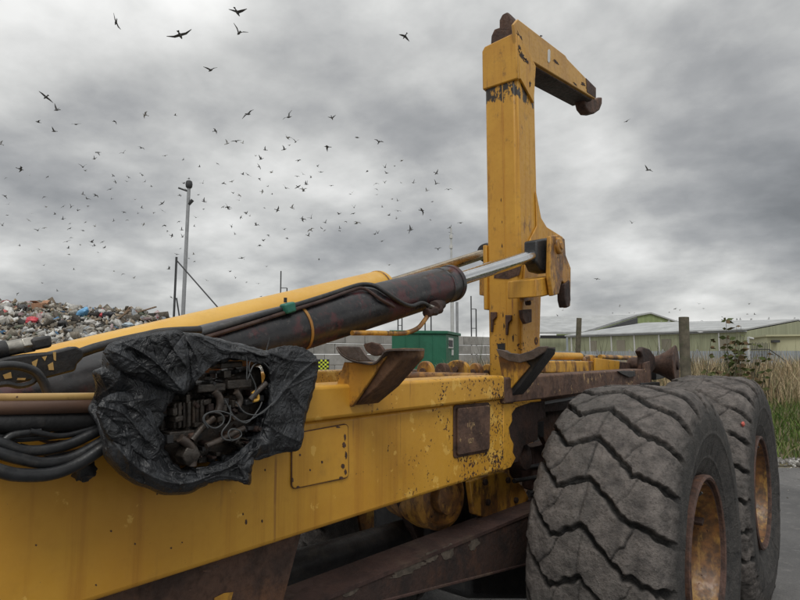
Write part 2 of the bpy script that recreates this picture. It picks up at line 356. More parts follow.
M['wood'] = plain('weathered_wood', (.12, .105, .075), .9, var=.3, scale=8, bump=.5, tint=(.075, .085, .045))
M['gull'] = plain('gull_backlit_grey', (.12, .12, .123), .8, var=.3, scale=3, bump=0)  # darkened grey puts the backlit shade of the birds into the colour
M['gull_l'] = plain('gull_pale', (.42, .42, .42), .8, var=.3, scale=3, bump=0)

# ================================================================== GROUND AND BACKGROUND
def sheet(name, pts, z, mat):
    mb = MB(); mb.add([(*W(r, d)[:2], z) for r, d in pts], [tuple(range(len(pts)))])
    return kind(obj(name, mb, mat, smooth=0, fix=False), 'structure')
mb = MB(); mb.add([(-1500, -1500, 0), (1500, -1500, 0), (1500, 1500, 0), (-1500, 1500, 0)], [(0, 1, 2, 3)])
kind(obj('ground', mb, M['earth'], smooth=0, fix=False), 'structure')
sheet('road', [(-28, -14), (26, -14), (26, 9.3), (9, 9.25), (4, 9.3), (-3, 17), (-4, 60), (-28, 60)], .004, M['asphalt'])
# rising rough ground on the right beyond the road
def bank_h(r, d):
    t = np.clip((d-10.)/22., 0, 1); return .012 + .62*t*t*(3-2*t)*np.clip((r+2)/6, 0, 1)
mb = MB(); R_, D_ = np.linspace(-2, 60, 63), np.linspace(9.4, 62, 54)
vs = [W(r, d, bank_h(r, d)+(0 if d < 10 else .05*mn.noise(Vector((r*.7, d*.7, 0))))) for d in D_ for r in R_]
nr = len(R_); mb.add(vs, [(i*nr+j, i*nr+j+1, (i+1)*nr+j+1, (i+1)*nr+j) for i in range(len(D_)-1) for j in range(nr-1)])
kind(obj('bank_terrain', mb, M['turf'], fix=False), 'structure')

def attr_mat(name, rough=.8, spec=.3, var=.35, scale=12):
    m, t, b = newmat(name); g = NG(t); a = g.n('ShaderNodeAttribute', attribute_name='tint').outputs['Color']
    n = g.noise(g.pos(), scale, 5, .65); c = g.mix(1., a, g.mix(g.step(n, .3, .7), (1-var,)*3+(1,), (1+var*.3,)*3+(1,)), 'MULTIPLY')
    g.l(c, b.inputs['Base Color']); b.inputs['Roughness'].default_value = rough; b.inputs['Specular IOR Level'].default_value = spec; return m
M['tint'] = attr_mat('debris'); M['leaf'] = attr_mat('foliage', .7, .2, .25, 3)
def raw(name, V, F, C, mat, k='stuff', parent=None):
    """fast mesh from arrays: V (n,3); F (m,k); C colour per vertex (n,3)"""
    V = np.asarray(V, np.float32); F = np.asarray(F, np.int32); me = bpy.data.meshes.new(name)
    me.vertices.add(len(V)); me.vertices.foreach_set('co', V.ravel()); kk = F.shape[1]
    me.loops.add(F.size); me.loops.foreach_set('vertex_index', F.ravel()); me.polygons.add(len(F))
    me.polygons.foreach_set('loop_start', np.arange(0, F.size, kk, dtype=np.int32))
    if C is not None:
        a = me.color_attributes.new('tint', 'FLOAT_COLOR', 'POINT'); a.data.foreach_set('color', np.c_[C, np.ones(len(C))].astype(np.float32).ravel())
    me.materials.append(mat); me.update(calc_edges=True); me.validate()
    o = bpy.data.objects.new(name, me); sc.collection.objects.link(o); ORG[o.name] = np.zeros(3)
    if parent is not None: o.parent = parent; o.location = -ORG[parent.name]
    if k: o['kind'] = k
    return o

# ---- grass
def blades(name, label, cat, R, D, n, hgt, wid, pal, clump=.35, lean=.35, seed=1, dens=None):
    g = np.random.default_rng(seed); r = g.uniform(*R, n); d = g.uniform(*D, n)
    cn = np.array([mn.noise(Vector((a*clump, b*clump, seed))) for a, b in zip(r, d)])
    k = np.ones(n, bool) if dens is None else dens(r, d, cn, g)
    r, d, cn = r[k], d[k], cn[k]; n = len(r)
    h = hgt*(.45+1.05*g.random(n)**1.3)*(1+1.1*cn); a = g.uniform(0, 2*PI, n); ln = g.normal(0, lean, (n, 2))
    bx = r*ca-d*sa; by = r*sa+d*ca; bz = bank_h(r, d)-.02
    ww = wid*(.6+.8*g.random(n)); ox, oy = np.cos(a)*ww/2, np.sin(a)*ww/2
    mx_, my_ = bx+ln[:, 0]*h*.35, by+ln[:, 1]*h*.35
    tx, ty = bx+ln[:, 0]*h, by+ln[:, 1]*h
    V = np.stack([np.c_[bx-ox, by-oy, bz], np.c_[bx+ox, by+oy, bz], np.c_[mx_+ox*.8, my_+oy*.8, bz+h*.55], np.c_[mx_-ox*.8, my_-oy*.8, bz+h*.55], np.c_[tx, ty, bz+h]], 1)
    i = np.arange(n)[:, None]*5; F = np.concatenate([i+np.array([0, 1, 2]), i+np.array([0, 2, 3]), i+np.array([3, 2, 4])])
    pal = np.array(pal); c = pal[g.integers(0, len(pal), n)]*(.7+.5*g.random((n, 1)))*(1+.5*cn[:, None])
    C = np.repeat(c, 5, 0).clip(0.005, 1)
    o = raw(name, V.reshape(-1, 3), F, C, M['leaf']); o['label'] = label; o['category'] = cat; return o
dry = [(.42, .33, .20), (.34, .26, .15), (.50, .41, .26), (.27, .21, .13), (.40, .30, .18), (.24, .23, .12)]
grn = [(.07, .13, .025), (.10, .17, .03), (.05, .10, .02), (.14, .19, .05), (.16, .16, .06)]
blades('dry_grass', 'tall straw coloured dry grass on the bank behind the rear tyre', 'grass', (-1, 42), (17.5, 42), 60000, .70, .026, dry, .30, .30, 2,
       lambda r, d, c, g: (g.random(len(r)) < np.clip(22/d, .1, 1)**1.5))
blades('green_grass', 'short green verge grass between gravel edge and dry grass', 'grass', (1, 26), (9.7, 22), 42000, .26, .018, grn, .6, .45, 3,
       lambda r, d, c, g: (d > 9.9+.5*c) & (g.random(len(r)) < np.clip(1.5-(d-9.7)/10., 0, 1)))
blades('weeds', 'dark dead weed stalks standing among the dry grass', 'weeds', (2, 30), (13.5, 30), 9000, 1.0, .022, [(.09, .075, .045), (.06, .075, .03), (.13, .09, .05), (.05, .045, .03)], .5, .22, 7,
       lambda r, d, c, g: (c > .22))
# gravel along the edge of the road
def chunks(name, cen, size, cols, mat, seed, flat=.7):
    g = np.random.default_rng(seed); n = len(cen); base = np.array([(x, y, z) for x in (-1, 1) for y in (-1, 1) for z in (-1, 1)], float)
    P = base[None]*(.55+.45*g.random((n, 8, 3)))*size[:, None, :]/2
    q = g.normal(size=(n, 4)); q[:, 1:3] *= flat; q /= np.linalg.norm(q, axis=1)[:, None]; a, b, c, d = q.T
    Rm = np.stack([np.stack([1-2*(c*c+d*d), 2*(b*c-a*d), 2*(b*d+a*c)], 1), np.stack([2*(b*c+a*d), 1-2*(b*b+d*d), 2*(c*d-a*b)], 1), np.stack([2*(b*d-a*c), 2*(c*d+a*b), 1-2*(b*b+c*c)], 1)], 1)
    P = np.einsum('nij,nkj->nki', Rm, P)+cen[:, None, :]
    f = np.array([(0, 1, 3, 2), (4, 6, 7, 5), (0, 4, 5, 1), (2, 3, 7, 6), (0, 2, 6, 4), (1, 5, 7, 3)])
    F = (np.arange(n)[:, None, None]*8+f).reshape(-1, 4)
    return raw(name, P.reshape(-1, 3), F, np.repeat(cols, 8, 0), mat)
n = 5200; r = rng.uniform(1, 22, n); d = 9.62+rng.normal(0, .20, n)+.1*np.sin(r*1.3); d = np.where(rng.random(n) < .18, 9.4-rng.exponential(1.0, n), d)
cen = np.array([W(a, b, .02 if b > 9.3 else .008) for a, b in zip(r, d)]); sz = np.where(d > 9.3, rng.uniform(.02, .09, n), rng.uniform(.008, .03, n))[:, None]*rng.uniform(.6, 1, (n, 3))
gc = np.array([(.34, .33, .31), (.22, .21, .19), (.46, .45, .42), (.14, .13, .11)])[rng.integers(0, 4, n)]
o = chunks('roadside_gravel', cen, sz, gc, M['tint'], 5); o['label'] = 'loose pale gravel between the wet road and the green verge'; o['category'] = 'gravel'

# ---- concrete block wall
wall_t = thing('block_wall', W(-2, 35), 'grey wall of large concrete blocks behind the green cabin', 'wall')
A, B = np.array((-6.4, 30.5)), np.array((7.2, 41.5)); Lw = np.linalg.norm(B-A); dv = (B-A)/Lw; nb = 13
yaww = math.atan2(*(W(*B)-W(*A))[[1, 0]])
bm1 = MB().box((0, 0, 0), (Lw/nb-.03, .6, .575)); me_blk = []
for mt in ('concrete', 'concrete2'):
    o = obj('concrete_block', bm1, M[mt], wall_t, bevel=.02, origin=(0, 0, 0)); me_blk.append(o)
first = [True, True]
for c in range(5):
    for k in range(nb + (c % 2)):
        s = (k+.5-(.5 if c % 2 else 0))*Lw/nb; q = A+dv*s; i = random.random() < .45
        p = W(q[0]+random.uniform(-.015, .015), q[1]+random.uniform(-.02, .02), .29+c*.605)
        if first[i]: o = me_blk[i]; first[i] = False
        else: o = me_blk[i].copy(); sc.collection.objects.link(o)
        o.location = p-ORG[wall_t.name]; o.rotation_euler = (0, 0, yaww+random.uniform(-.004, .004))

# ---- green cabin
def quadbox(mb, p0, p1, p3, z0, z1):   # footprint p0->p1 front edge, p0->p3 side
    p0, p1, p3 = map(np.array, (p0, p1, p3)); p2 = p1+p3-p0
    pts = [(*W(*p)[:2], z0) for p in (p0, p1, p2, p3)]; return mb.ext(pts, (0, 0, z1-z0))
f0, f1 = np.array((-.35, 24.6)), np.array((2.0, 25.3)); side = np.array((-.95, 3.2))*.9+np.array((1.7, 0)); 
f3 = f0+side
cab = thing('green_cabin', W(1, 26), 'dark green steel site cabin with flat lid roof before the block wall', 'cabin')
obj('body', quadbox(MB(), f0, f1, f3, 1.12, 2.66), M['cabin'], cab, bevel=.02)
e1 = (f1-f0)/np.linalg.norm(f1-f0); e2 = side/np.linalg.norm(side)
obj('roof', quadbox(MB(), f0-e1*.08-e2*.08, f1+e1*.1-e2*.08, f3-e1*.08+e2*.08, 2.664, 2.80), M['cabin'], cab, bevel=.02)
obj('plinth', quadbox(MB(), f0+e1*.05+e2*.05, f1-e1*.05+e2*.05, f3+e1*.05-e2*.05, .0, 1.116), M['darkmetal'], cab)
for k in range(1, 4):
    q = f0+(f1-f0)*k/4-e2*.02
    obj('panel_seam', quadbox(MB(), q, q+e1*.03, q+e2*.03, 1.15, 2.62), M['cabin'], cab)
q = f1+e2*.5+e1*.0; s_ = MB(); quadbox(s_, q-e1*.03, q+e1*.05, q-e1*.03+e2*.9, 2.05, 2.52); vnt = obj('vent_panel', s_, M['white'], cab, bevel=.01)
s_ = MB(); quadbox(s_, q-e1*.02, q+e1*.06, q-e1*.02+e2*.9*.8, 2.12, 2.42); o = obj('grille', s_, M['darkmetal'], vnt); o.location[2] += .0
q = f1+e2*1.2; s_ = MB(); quadbox(s_, q-e1*.03, q+e1*.045, q-e1*.03+e2*.25, 1.75, 2.0); obj('notice_plate', s_, M['white'], cab)

# ---- sheds
def poly3(mb, pts, thick=(0, 0, -.15)): return mb.ext(pts, thick)
def shed_pt(u, v, d): return aD(u, v, d)
eR, eL = W(41.7, 70, 4.64), W(26.5, 92, 4.64); rR, rL = W(55.5, 81, 6.45), W(37.8, 90, 6.45)
fR = rR+(rR-eR)*np.array((1, 1, 0)); fR[2] = 4.64; fL = rL+(rL-eL)*np.array((1, 1, 0)); fL[2] = 4.64
g0 = lambda p: np.array((p[0], p[1], 0.))
sh = thing('long_green_shed', g0((eR+fL)/2), 'long pale green shed with grey roof behind the fence on the right', 'shed')
mb = MB(); P = [g0(eL), g0(eR), g0(fR), g0(fL), eL, eR, fR, fL, rR, rL]
mb.add(P, [(0, 1, 5, 4), (1, 2, 6, 8, 5), (2, 3, 7, 6), (3, 0, 4, 9, 7)]); obj('wall', mb, M['shed'], sh, smooth=0)
up = np.array((0, 0, .12)); ov = lambda a, b: a+(a-b)/np.linalg.norm(a-b)*.5
mb = MB(); mb.ext([ov(eL, rL)+up, ov(eR, rR)+up, rR+up, rL+up], (0, 0, .18)); obj('roof', mb, M['roof'], sh, smooth=0)
mb = MB(); mb.ext([ov(fL, rL)+up, ov(fR, rR)+up, rR+up, rL+up], (0, 0, .18)); obj('roof', mb, M['roof'], sh, smooth=0)
nrm = np.cross(eL-eR, (0, 0, 1.)); nrm /= np.linalg.norm(nrm); nrm = -nrm if np.dot(nrm, -eR) < 0 else nrm
mb = MB()
def wallbox(name, t0, t1, z0, z1, mat, out_=.10):
    a, b = g0(eR)+(g0(eL)-g0(eR))*t0, g0(eR)+(g0(eL)-g0(eR))*t1; m = MB()
    m.ext([a+np.array((0, 0, z0)), b+np.array((0, 0, z0)), b+np.array((0, 0, z1)), a+np.array((0, 0, z1))], nrm*out_); return obj(name, m, mat, sh, smooth=0)
for t in (.12, .27, .42, .56, .70, .84, .97): wallbox('downpipe', t, t+.006, 0, 4.6, M['white'], .14)
for t, wd in ((.075, .05), (.36, .05), (.62, .05), (.80, .04)): wallbox('door', t, t+wd, 0, 3.9, M['shed_d'])
wallbox('gutter', 0, 1, 4.52, 4.66, M['galv'], .25)
# far shed with a grey roof, its raised gable in brighter green
def dp(u, v, d): return aD(u, v, d)
s2 = thing('far_green_shed', g0(dp(570, 345, 112)), 'far shed with broad grey roof and green wall left of the long shed', 'shed')
a, b = dp(500, 334, 104), dp(583, 334.5, 104); c, d_ = dp(637, 316.5, 124), dp(500, 323, 132)
b[2] = a[2]; d_[2] = c[2]
mb = MB(); mb.ext([a, b, c, d_], (0, 0, .4)); obj('roof', mb, M['roof'], s2, smooth=0)
mb = MB(); mb.ext([g0(a)*.998, g0(b)*.998, b*np.array((.998, .998, 1))-(0, 0, .6), a*np.array((.998, .998, 1))-(0, 0, .6)], tuple((g0(b)-g0(a))[[1, 0, 2]]*np.array((-.003, .003, 0)))); obj('wall', mb, M['shed'], s2, smooth=0)
mb = MB(); p0, p1 = dp(584, 334.8, 103.5), dp(636, 317.6, 121); mb.ext([p0-(0, 0, .6), p0, p1, p1-(0, 0, 1.6)], (.3, 0, 0)); obj('verge_shade', mb, M['darkmetal'], s2, smooth=0)  # dark colour stands for the shadow on the trim below the verge
mb = MB(); p0, p1 = dp(566, 339, 102), dp(573, 339, 102); mb.ext([g0(p0), g0(p1), p1+(0, 0, .3), p0+(0, 0, .3)], (0, .4, 0)); obj('door', mb, M['fence'], s2, smooth=0)
mb = MB(); p0, p1 = dp(540, 335.3, 102.5), dp(566, 335.3, 102.5); mb.ext([p0, p1, p1+(0, 0, -.55), p0+(0, 0, -.55)], (0, .3, 0)); obj('eave_shade', mb, M['black'], s2, smooth=0)  # black strip painted in as the shade under the eave
s3 = thing('green_gable_shed', g0(dp(655, 345, 140)), 'bright green shed gable rising behind the long shed roof', 'shed')
mb = MB(); pts = [dp(634, 340, 140), dp(634, 316.5, 140), dp(651, 313.5, 140), dp(686, 325.5, 140), dp(690, 340, 140)]
pts = [g0(pts[0])]+pts[1:4]+[g0(pts[4])]; mb.ext(pts, tuple(W(-8, 40)-W(0, 0))); obj('wall', mb, M['shed2'], s3, smooth=0)
mb = MB(); q = [dp(633, 316.9, 139.6), dp(651, 313.6, 139.6), dp(687, 325.6, 139.6)]
for i in (0, 1): mb.ext([q[i], q[i+1], q[i+1]+W(-8, 40), q[i]+W(-8, 40)], (0, 0, .35))
obj('roof', mb, M['roof'], s3, smooth=0)
s4 = thing('cream_annex', g0(dp(790, 345, 62)), 'low cream building before the gable end at the right edge', 'building')
mb = MB(); p0, p1 = dp(767, 336.5, 60), dp(840, 336.5, 57); p1[2] = p0[2]; mb.ext([g0(p0), g0(p1), p1, p0], tuple(W(3, 8))); obj('wall', mb, M['cream'], s4, smooth=0)
mb = MB(); mb.ext([p0-W(.3, .3), p1-W(-.3, .3), p1+W(3, 8.3), p0+W(2.7, 8.3)], (0, 0, .16)); obj('roof', mb, M['cream'], s4, smooth=0)
mb = MB(); p0, p1 = dp(774, 340, 59.0), dp(780, 340, 58.8); mb.ext([p0, p1, p1-(0, 0, .25), p0-(0, 0, .25)], tuple(W(.3, 1.2))); obj('vent', mb, M['darkmetal'], s4, smooth=0)

# ---- steel fence beyond the dry grass
fn = thing('steel_fence', W(20, 46), 'low grey steel fence between the dry grass and the long shed', 'fence')
F0, F1 = np.array((9.5, 52.)), np.array((36., 43.)); nf = 11; yf = math.atan2(*(W(*F1)-W(*F0))[[1, 0]])
pan = MB(); Lf = np.linalg.norm(F1-F0)/nf
for k in range(14): pan.box((-Lf/2+Lf*(k+.5)/14, 0, 1.0), (Lf/14-.03, .04, 1.95))
pan.box((0, .04, .4), (Lf, .04, .08)); pan.box((0, .04, 1.7), (Lf, .04, .08))
P0 = obj('fence_panel', pan, M['fence'], fn, origin=(0, 0, 0), smooth=0); Q0 = obj('post', MB().box((0, 0, 1.05), (.12, .12, 2.1)), M['galv'], fn, origin=(0, 0, 0), bevel=.01)
for k in range(nf):
    o, s = (P0, Q0) if k == 0 else (P0.copy(), Q0.copy())
    if k: sc.collection.objects.link(o); sc.collection.objects.link(s)
    q = F0+(F1-F0)*(k+.5)/nf; o.location = W(*q, .1)-ORG[fn.name]; o.rotation_euler[2] = yf
    q = F0+(F1-F0)*k/nf; s.location = W(*q, .1)-ORG[fn.name]; s.rotation_euler[2] = yf
gt = thing('steel_gate', W(24.5, 40), 'dark barred steel gate standing in the dry grass near the cream building', 'gate')
p0, p1 = dp(751, 345, 40), dp(769, 345, 40)
mb = MB(); [mb.tube([p0+(p1-p0)*t-(0, 0, 1.6), p0+(p1-p0)*t+(0, 0, .12+.05*(i % 2))], .022, 6) for i, t in enumerate(np.linspace(0, 1, 12))]; obj('bar', mb, M['darkmetal'], gt)
mb = MB(); mb.tube([p0-(0, 0, .3), p1-(0, 0, .3)], .035, 6); obj('rail', mb, M['darkmetal'], gt)
mb = MB(); mb.tube([p1-(0, 0, .3), p1+(1.6, 1.2, -1.8)], .035, 6); obj('brace', mb, M['darkmetal'], gt)
p = dp(748, 340, 39.8); mb = MB(); mb.tube([g0(p), p+(0, 0, -.05), p+(.12, .1, .12), p+(.3, .22, .08)], .07, 8, 3); obj('post', mb, M['palegrey'], gt)

# ---- wooden posts
def wpost(u, vt, d, wd, label, lean=0):
    p = aD(u, vt, d); b = g0(p)+np.array((lean, 0, -.1)); mb = MB(); m = 9
    for i in range(1): mb.tube([b+(p-b)*t+np.array((.006*math.sin(t*7), .005*math.cos(t*5), 0)) for t in np.linspace(0, 1, m)], [wd/2*1.04, wd/2], 14)
    o = obj('wooden_post', mb, M['wood'], bevel=.008); tag(o, label, 'post', 'wooden posts behind the truck'); return o
wpost(683.5, 317, 10.0, .165, 'stout weathered wooden post standing right behind the rusty tail roller')
wpost(579, 318, 16.0, .14, 'thin dark wooden post rising behind the yellow tail pipes', -.15)

# ---- poles and masts
def mast(name, u, vt, d, r, mat, label, cat='pole', lean=0., vb=None):
    p = aD(u, vt, d); b = g0(p)+W(lean, 0); t = thing(name, b, label, cat); return t, p, b
t, p, b = mast('lamp_pole', 189, 186, 30, .1, M['galv'], 'tall grey lamp pole left of the strutted mast with round head', 'pole', -.12)
obj('shaft', MB().tube([b, p], [.11, .085], 12), M['galv'], t)
obj('lamp_head', MB().lathe(p+(0, 0, -.15), (0, 0, 1), [(.08, 0), (.16, .08), (.18, .25), (.15, .4), (.07, .45)], 12), M['darkmetal'], t)
obj('bracket', MB().tube([p+W(0, 0, -.3), p+W(-.55, 0, -.1)], .05, 6), M['darkmetal'], t)
obj('bracket', MB().tube([p+W(0, 0, -1.0), p+W(.22, 0, -.75)], .09, 6), M['darkmetal'], t)
p = aD(176.5, 257, 28); b = g0(p)+W(-.05, 0); t = thing('strutted_mast', b, 'thin dark mast with a long slanting stay beside the lamp pole', 'mast')
obj('shaft', MB().tube([b, p], .055, 8), M['darkmetal'], t)
q = aD(222, 311, 28); obj('stay', MB().tube([p-(0, 0, .15), q+(q-p)*.55], .035, 6), M['darkmetal'], t)
q1, q2 = aD(176.5, 298, 28), aD(181.5, 330, 28); obj('stay', MB().tube([q1, q2], .04, 6), M['darkmetal'], t)
def hmast(u0, u1, v0, v1, d, label, rungs=(.5,)):
    p0, p1 = aD(u0, v0, d), aD(u1, v1, d); t = thing('twin_mast', g0(p0), label, 'mast')
    obj('shaft', MB().tube([g0(p0), p0], .05, 6), M['darkmetal'], t); obj('shaft', MB().tube([g0(p1), p1], .05, 6), M['darkmetal'], t)
    for k in rungs:
        z = p1[2]-(p1[2]-2)*k; a, b = p0.copy(), p1.copy(); a[2] = b[2] = z; obj('rung', MB().tube([a, b], .03, 6), M['darkmetal'], t)
hmast(281, 287, 271, 288, 45, 'thin forked mast rising behind the yellow lift cylinder', (.0,))
hmast(471, 476, 296, 309, 46, 'thin twin mast just left of the upright arm', (0, .45))
hmast(425, 431, 306, 308, 44, 'short twin mast seen under the pipe fitting', (.2, .7))
hmast(398, 402, 316, 314, 48, 'small twin mast over the block wall under the cylinder', (.3,))
p = aD(451, 228, 42); t = thing('white_mast', g0(p), 'tall slim pale mast between cylinder end and upright arm', 'mast')
q = aD(452, 300, 42); obj('shaft', MB().tube([g0(q), q], .13, 10), M['palegrey'], t); obj('top_shaft', MB().tube([q, p], [.10, .06], 8), M['palegrey'], t)
for v in (237, 247): q = aD(451, v, 42); obj('collar', MB().tube([q-(0, 0, .1), q+(0, 0, .14)], .13, 8), M['white'], t)
p = aD(457, 302, 42.5); o = obj('grey_post', MB().tube([g0(p), p], .10, 8), M['galv']); tag(o, 'plain grey post touching the pale mast on its right', 'post')

# chequered marker board on a dark bin
p = aD(327, 372, 14); t = thing('litter_bin', g0(p), 'dark bin with a yellow and black chequered board beside the first saddle', 'bin')
obj('bin_body', MB().box(g0(p)+(0.12, 0, .62), (.42, .42, 1.24)), M['black'], t, bevel=.03)
q = aD(323.5, 365.5, 13.6); mbs = MB(); rr = np.array((ca, sa, 0)); cs = .045
bd = MB(); bd.ext([q-rr*.13-(0, 0, .14), q+rr*.13-(0, 0, .14), q+rr*.13+(0, 0, .14), q-rr*.13+(0, 0, .14)], W(0, .03)); board = obj('marker_board', bd, M['black'], t)
hv = plain('hi_vis_yellow', (.65, .75, .05), .5, bump=0)
for i in range(5):
    for j in range(6):
        if (i+j) % 2 == 0: c = q+rr*(i-2)*.048+np.array((0, 0, (j-2.5)*.045))-W(0, .004); mbs.box(c, (.045, .004, .043), Matrix.Rotation(YAW, 3, 'Z'))
obj('chequer', mbs, hv, board)

# ---- saplings
def sapling(u, vt, d, label, seed, nl=34, br=5):
    nl = int(nl*2.2)
    g = random.Random(seed); top = aD(u, vt, d); b = g0(top)+W(g.uniform(-.2, .2), 0, 0); t = thing('sapling', b, label, 'sapling', 'young saplings growing through the dry grass')
    mb = MB(); tips = []
    for k in range(br):
        e_ = top+W(g.uniform(-.5, .5)*(k > 0), g.uniform(-.3, .3)*(k > 0), -g.uniform(.1, .9)*(k > 0)); m_ = b+(e_-b)*.5+W(g.uniform(-.15, .15), 0)
        pth = crom([b, m_, e_], 6); mb.tube(pth, [.014, .004], 5); tips.append(pth)
    obj('stem', mb, M['wood'], t); V = []; F = []; C = []
    for k in range(nl):
        pth = g.choice(tips); q = pth[g.randint(6, len(pth)-1)]; a = g.uniform(0, 2*PI); s = g.uniform(.09, .16); dr = np.array((math.cos(a), math.sin(a), g.uniform(-.6, .3))); dr /= np.linalg.norm(dr)
        sd_ = np.cross(dr, (g.uniform(-1, 1), g.uniform(-1, 1), g.uniform(-.4, .4))); sd_ /= np.linalg.norm(sd_); i = len(V)
        V += [q, q+dr*s*.6+sd_*s*.35, q+dr*s*1.3, q+dr*s*.6-sd_*s*.35]; F.append((i, i+1, i+2, i+3)); c = random.choice([(.06, .08, .02), (.10, .11, .04), (.16, .11, .06)]); C += [c]*4
    raw('leaf_spray', V, F, np.array(C), M['leaf'], 'stuff', t)
sapling(726, 320, 14, 'thin leafy sapling with the highest tip, left of the pale gate post', 11, 46)
sapling(711, 340, 13.5, 'short sapling with drooping leaves nearest the stout wooden post', 12, 34)
sapling(741, 326, 14.5, 'bushy young sapling directly before the pale gate post', 13, 50, 7)
sapling(757, 345, 15, 'low brownish sapling in front of the barred gate', 14, 36)

# ---- rubbish heap
def heap_h(r, d):
    cr = np.interp(r, [-70, -40, -22, -18, -15, -12.9, -11.6, -9.6, -8], [4.5, 4.3, 4.15, 4.30, 4.0, 3.85, 3.6, 1.0, 0.])
    prof = np.interp(d, [15, 18, 22, 26, 28.5, 32, 45], [0, .10, .42, .84, 1.0, .97, .4])
    return cr*prof
V = []; rs, ds = np.linspace(-60, -7.5, 150), np.linspace(14.5, 45, 80)
for d in ds:
    for r in rs:
        h = float(heap_h(r, d)); V.append(W(r, d, h-.12+(.22*mn.fractal(Vector((r*.8, d*.8, 3)), 1, 2, 4) if h > .1 else 0)))
nn_ = len(rs); F = [(i*nn_+j, i*nn_+j+1, (i+1)*nn_+j+1, (i+1)*nn_+j) for i in range(len(ds)-1) for j in range(nn_-1)]
o = raw('heap_terrain', V, F, np.tile((.10, .085, .07), (len(V), 1)), M['tint'], 'structure')
n = 34000; r = -8.5-50*rng.random(n)**1.5; d = np.where(rng.random(n) < .8, rng.uniform(17, 29.5, n), rng.uniform(29, 42, n))
r[:20000] = rng.uniform(-23, -9.3, 20000)
h = heap_h(r, d); k = h > .15; r, d, h = r[k], d[k], h[k]; n = len(r)
hh = np.array([mn.fractal(Vector((a*.8, b*.8, 3)), 1, 2, 4) for a, b in zip(r, d)])
cen = np.c_[r*ca-d*sa, r*sa+d*ca, h-.10+.22*hh+rng.random(n)*.10]
s0 = np.exp(rng.normal(-2.3, .62, n)).clip(.03, .6)
sz = s0[:, None]*np.c_[rng.uniform(.6, 2.0, n), rng.uniform(.5, 1.3, n), rng.uniform(.08, .7, n)]
pal = np.array([(.30, .27, .22), (.20, .175, .14), (.12, .105, .085), (.42, .40, .36), (.55, .54, .51), (.05, .045, .04), (.24, .19, .14), (.35, .28, .20), (.16, .18, .13), (.30, .32, .34), (.45, .13, .12), (.10, .22, .38), (.40, .30, .30), (.66, .66, .64)])
pw = np.array([14, 12, 9, 14, 11, 9, 8, 8, 4, 5, 1.6, 1.6, 3, 6]); pw = pw/pw.sum()
gc = pal[rng.choice(len(pal), n, p=pw)]*rng.uniform(.7, 1.2, (n, 1))
o = chunks('rubbish_heap', cen, sz, gc.clip(0, 1), M['tint'], 9); o['label'] = 'mound of mixed household rubbish filling the left background'; o['category'] = 'rubbish'
def sacks():
    g = np.random.default_rng(12); V = []; F = []; C = []; base = MB(); crumple(base, (0, 0, 0), (1, 1, 1), 2.5, 12, 8, .45); B = np.array(base.v); Fb = [f for f in base.f]
    pal_ = np.array([(.5, .5, .48), (.03, .03, .035), (.28, .27, .25), (.62, .62, .6), (.08, .14, .22), (.33, .25, .17), (.06, .06, .05), (.40, .38, .33), (.30, .08, .07)])
    for k in range(120):
        r_, d_ = g.uniform(-26, -9.6), g.uniform(18.5, 29); hh_ = heap_h(r_, d_)
        if hh_ < .3: continue
        s_ = g.uniform(.14, .34); a = g.uniform(0, 6.28); Rz = np.array(((math.cos(a), -math.sin(a), 0), (math.sin(a), math.cos(a), 0), (0, 0, 1)))
        P = (B*np.array((s_*g.uniform(.8, 1.7), s_, s_*g.uniform(.35, .8)))) @ Rz.T+W(r_, d_, float(hh_)+.02+.2*mn.fractal(Vector((r_*.8, d_*.8, 3)), 1, 2, 4)); o_ = len(V)
        V += P.tolist(); F += [tuple(i+o_ for i in f) for f in Fb]; C += [pal_[g.integers(0, len(pal_))]*g.uniform(.5, .95)]*len(B)
    o = raw('rubbish_sacks', V, F, np.array(C).clip(0, 1), M['tint']); o['label'] = 'many half buried sacks and films mixed through the rubbish mound'; o['category'] = 'rubbish'; o.data.shade_smooth()
def crumple(mb, c, s, seed, n1=22, n2=14, amp=.28):
    vs = []
    for i in range(n2+1):
        th = PI*i/n2
        for j in range(n1):
            ph = 2*PI*j/n1; q = Vector((math.sin(th)*math.cos(ph), math.sin(th)*math.sin(ph), math.cos(th)))
            f = 1+amp*(abs(mn.noise(q*1.8+Vector((seed, 0, 0))))*2-.4)+amp*.5*mn.noise(q*4.5+Vector((0, seed, 0)))
            vs.append(np.array(c)+np.array(q)*f*np.array(s)/2)
    mb.add(vs, [(i*n1+j, i*n1+(j+1) % n1, (i+1)*n1+(j+1) % n1, (i+1)*n1+j) for i in range(n2) for j in range(n1)])
sacks()
def on_heap(u, v):
    for d in np.linspace(17, 40, 400):
        p = aD(u, v, d); rr_ = p[0]*ca+p[1]*sa
        if p[2] <= heap_h(rr_, d)-.02: return p, d
    return aD(u, v, 28.), 28.
def bag(name, u, v, wpx, hpx, col, label, cat, seed):
    p, d = on_heap(u, v); s = (wpx/FPX*d, wpx/FPX*d*.8, hpx/FPX*d); mb = MB(); crumple(mb, p+(0, 0, .05), s, seed)
    tag(obj(name, mb, plain('bag_%d' % seed, col, .5, var=.2, scale=3, bump=.3)), label, cat)
bag('red_sack', 32, 322, 13, 8, (.60, .07, .09), 'bright red plastic sack on the near face of the heap', 'bag', 3)
bag('dark_sack', 108, 317, 14, 9, (.022, .022, .028), 'black refuse sack beside a small red bag on the heap', 'bag', 5)
bag('small_red_bag', 101.5, 316.5, 5, 5, (.5, .04, .05), 'small red bag touching the left side of the black sack', 'bag', 6)
bag('white_sack', 120, 312, 10, 6, (.55, .56, .55), 'white plastic sack on the crest right of the black sack', 'bag', 7)
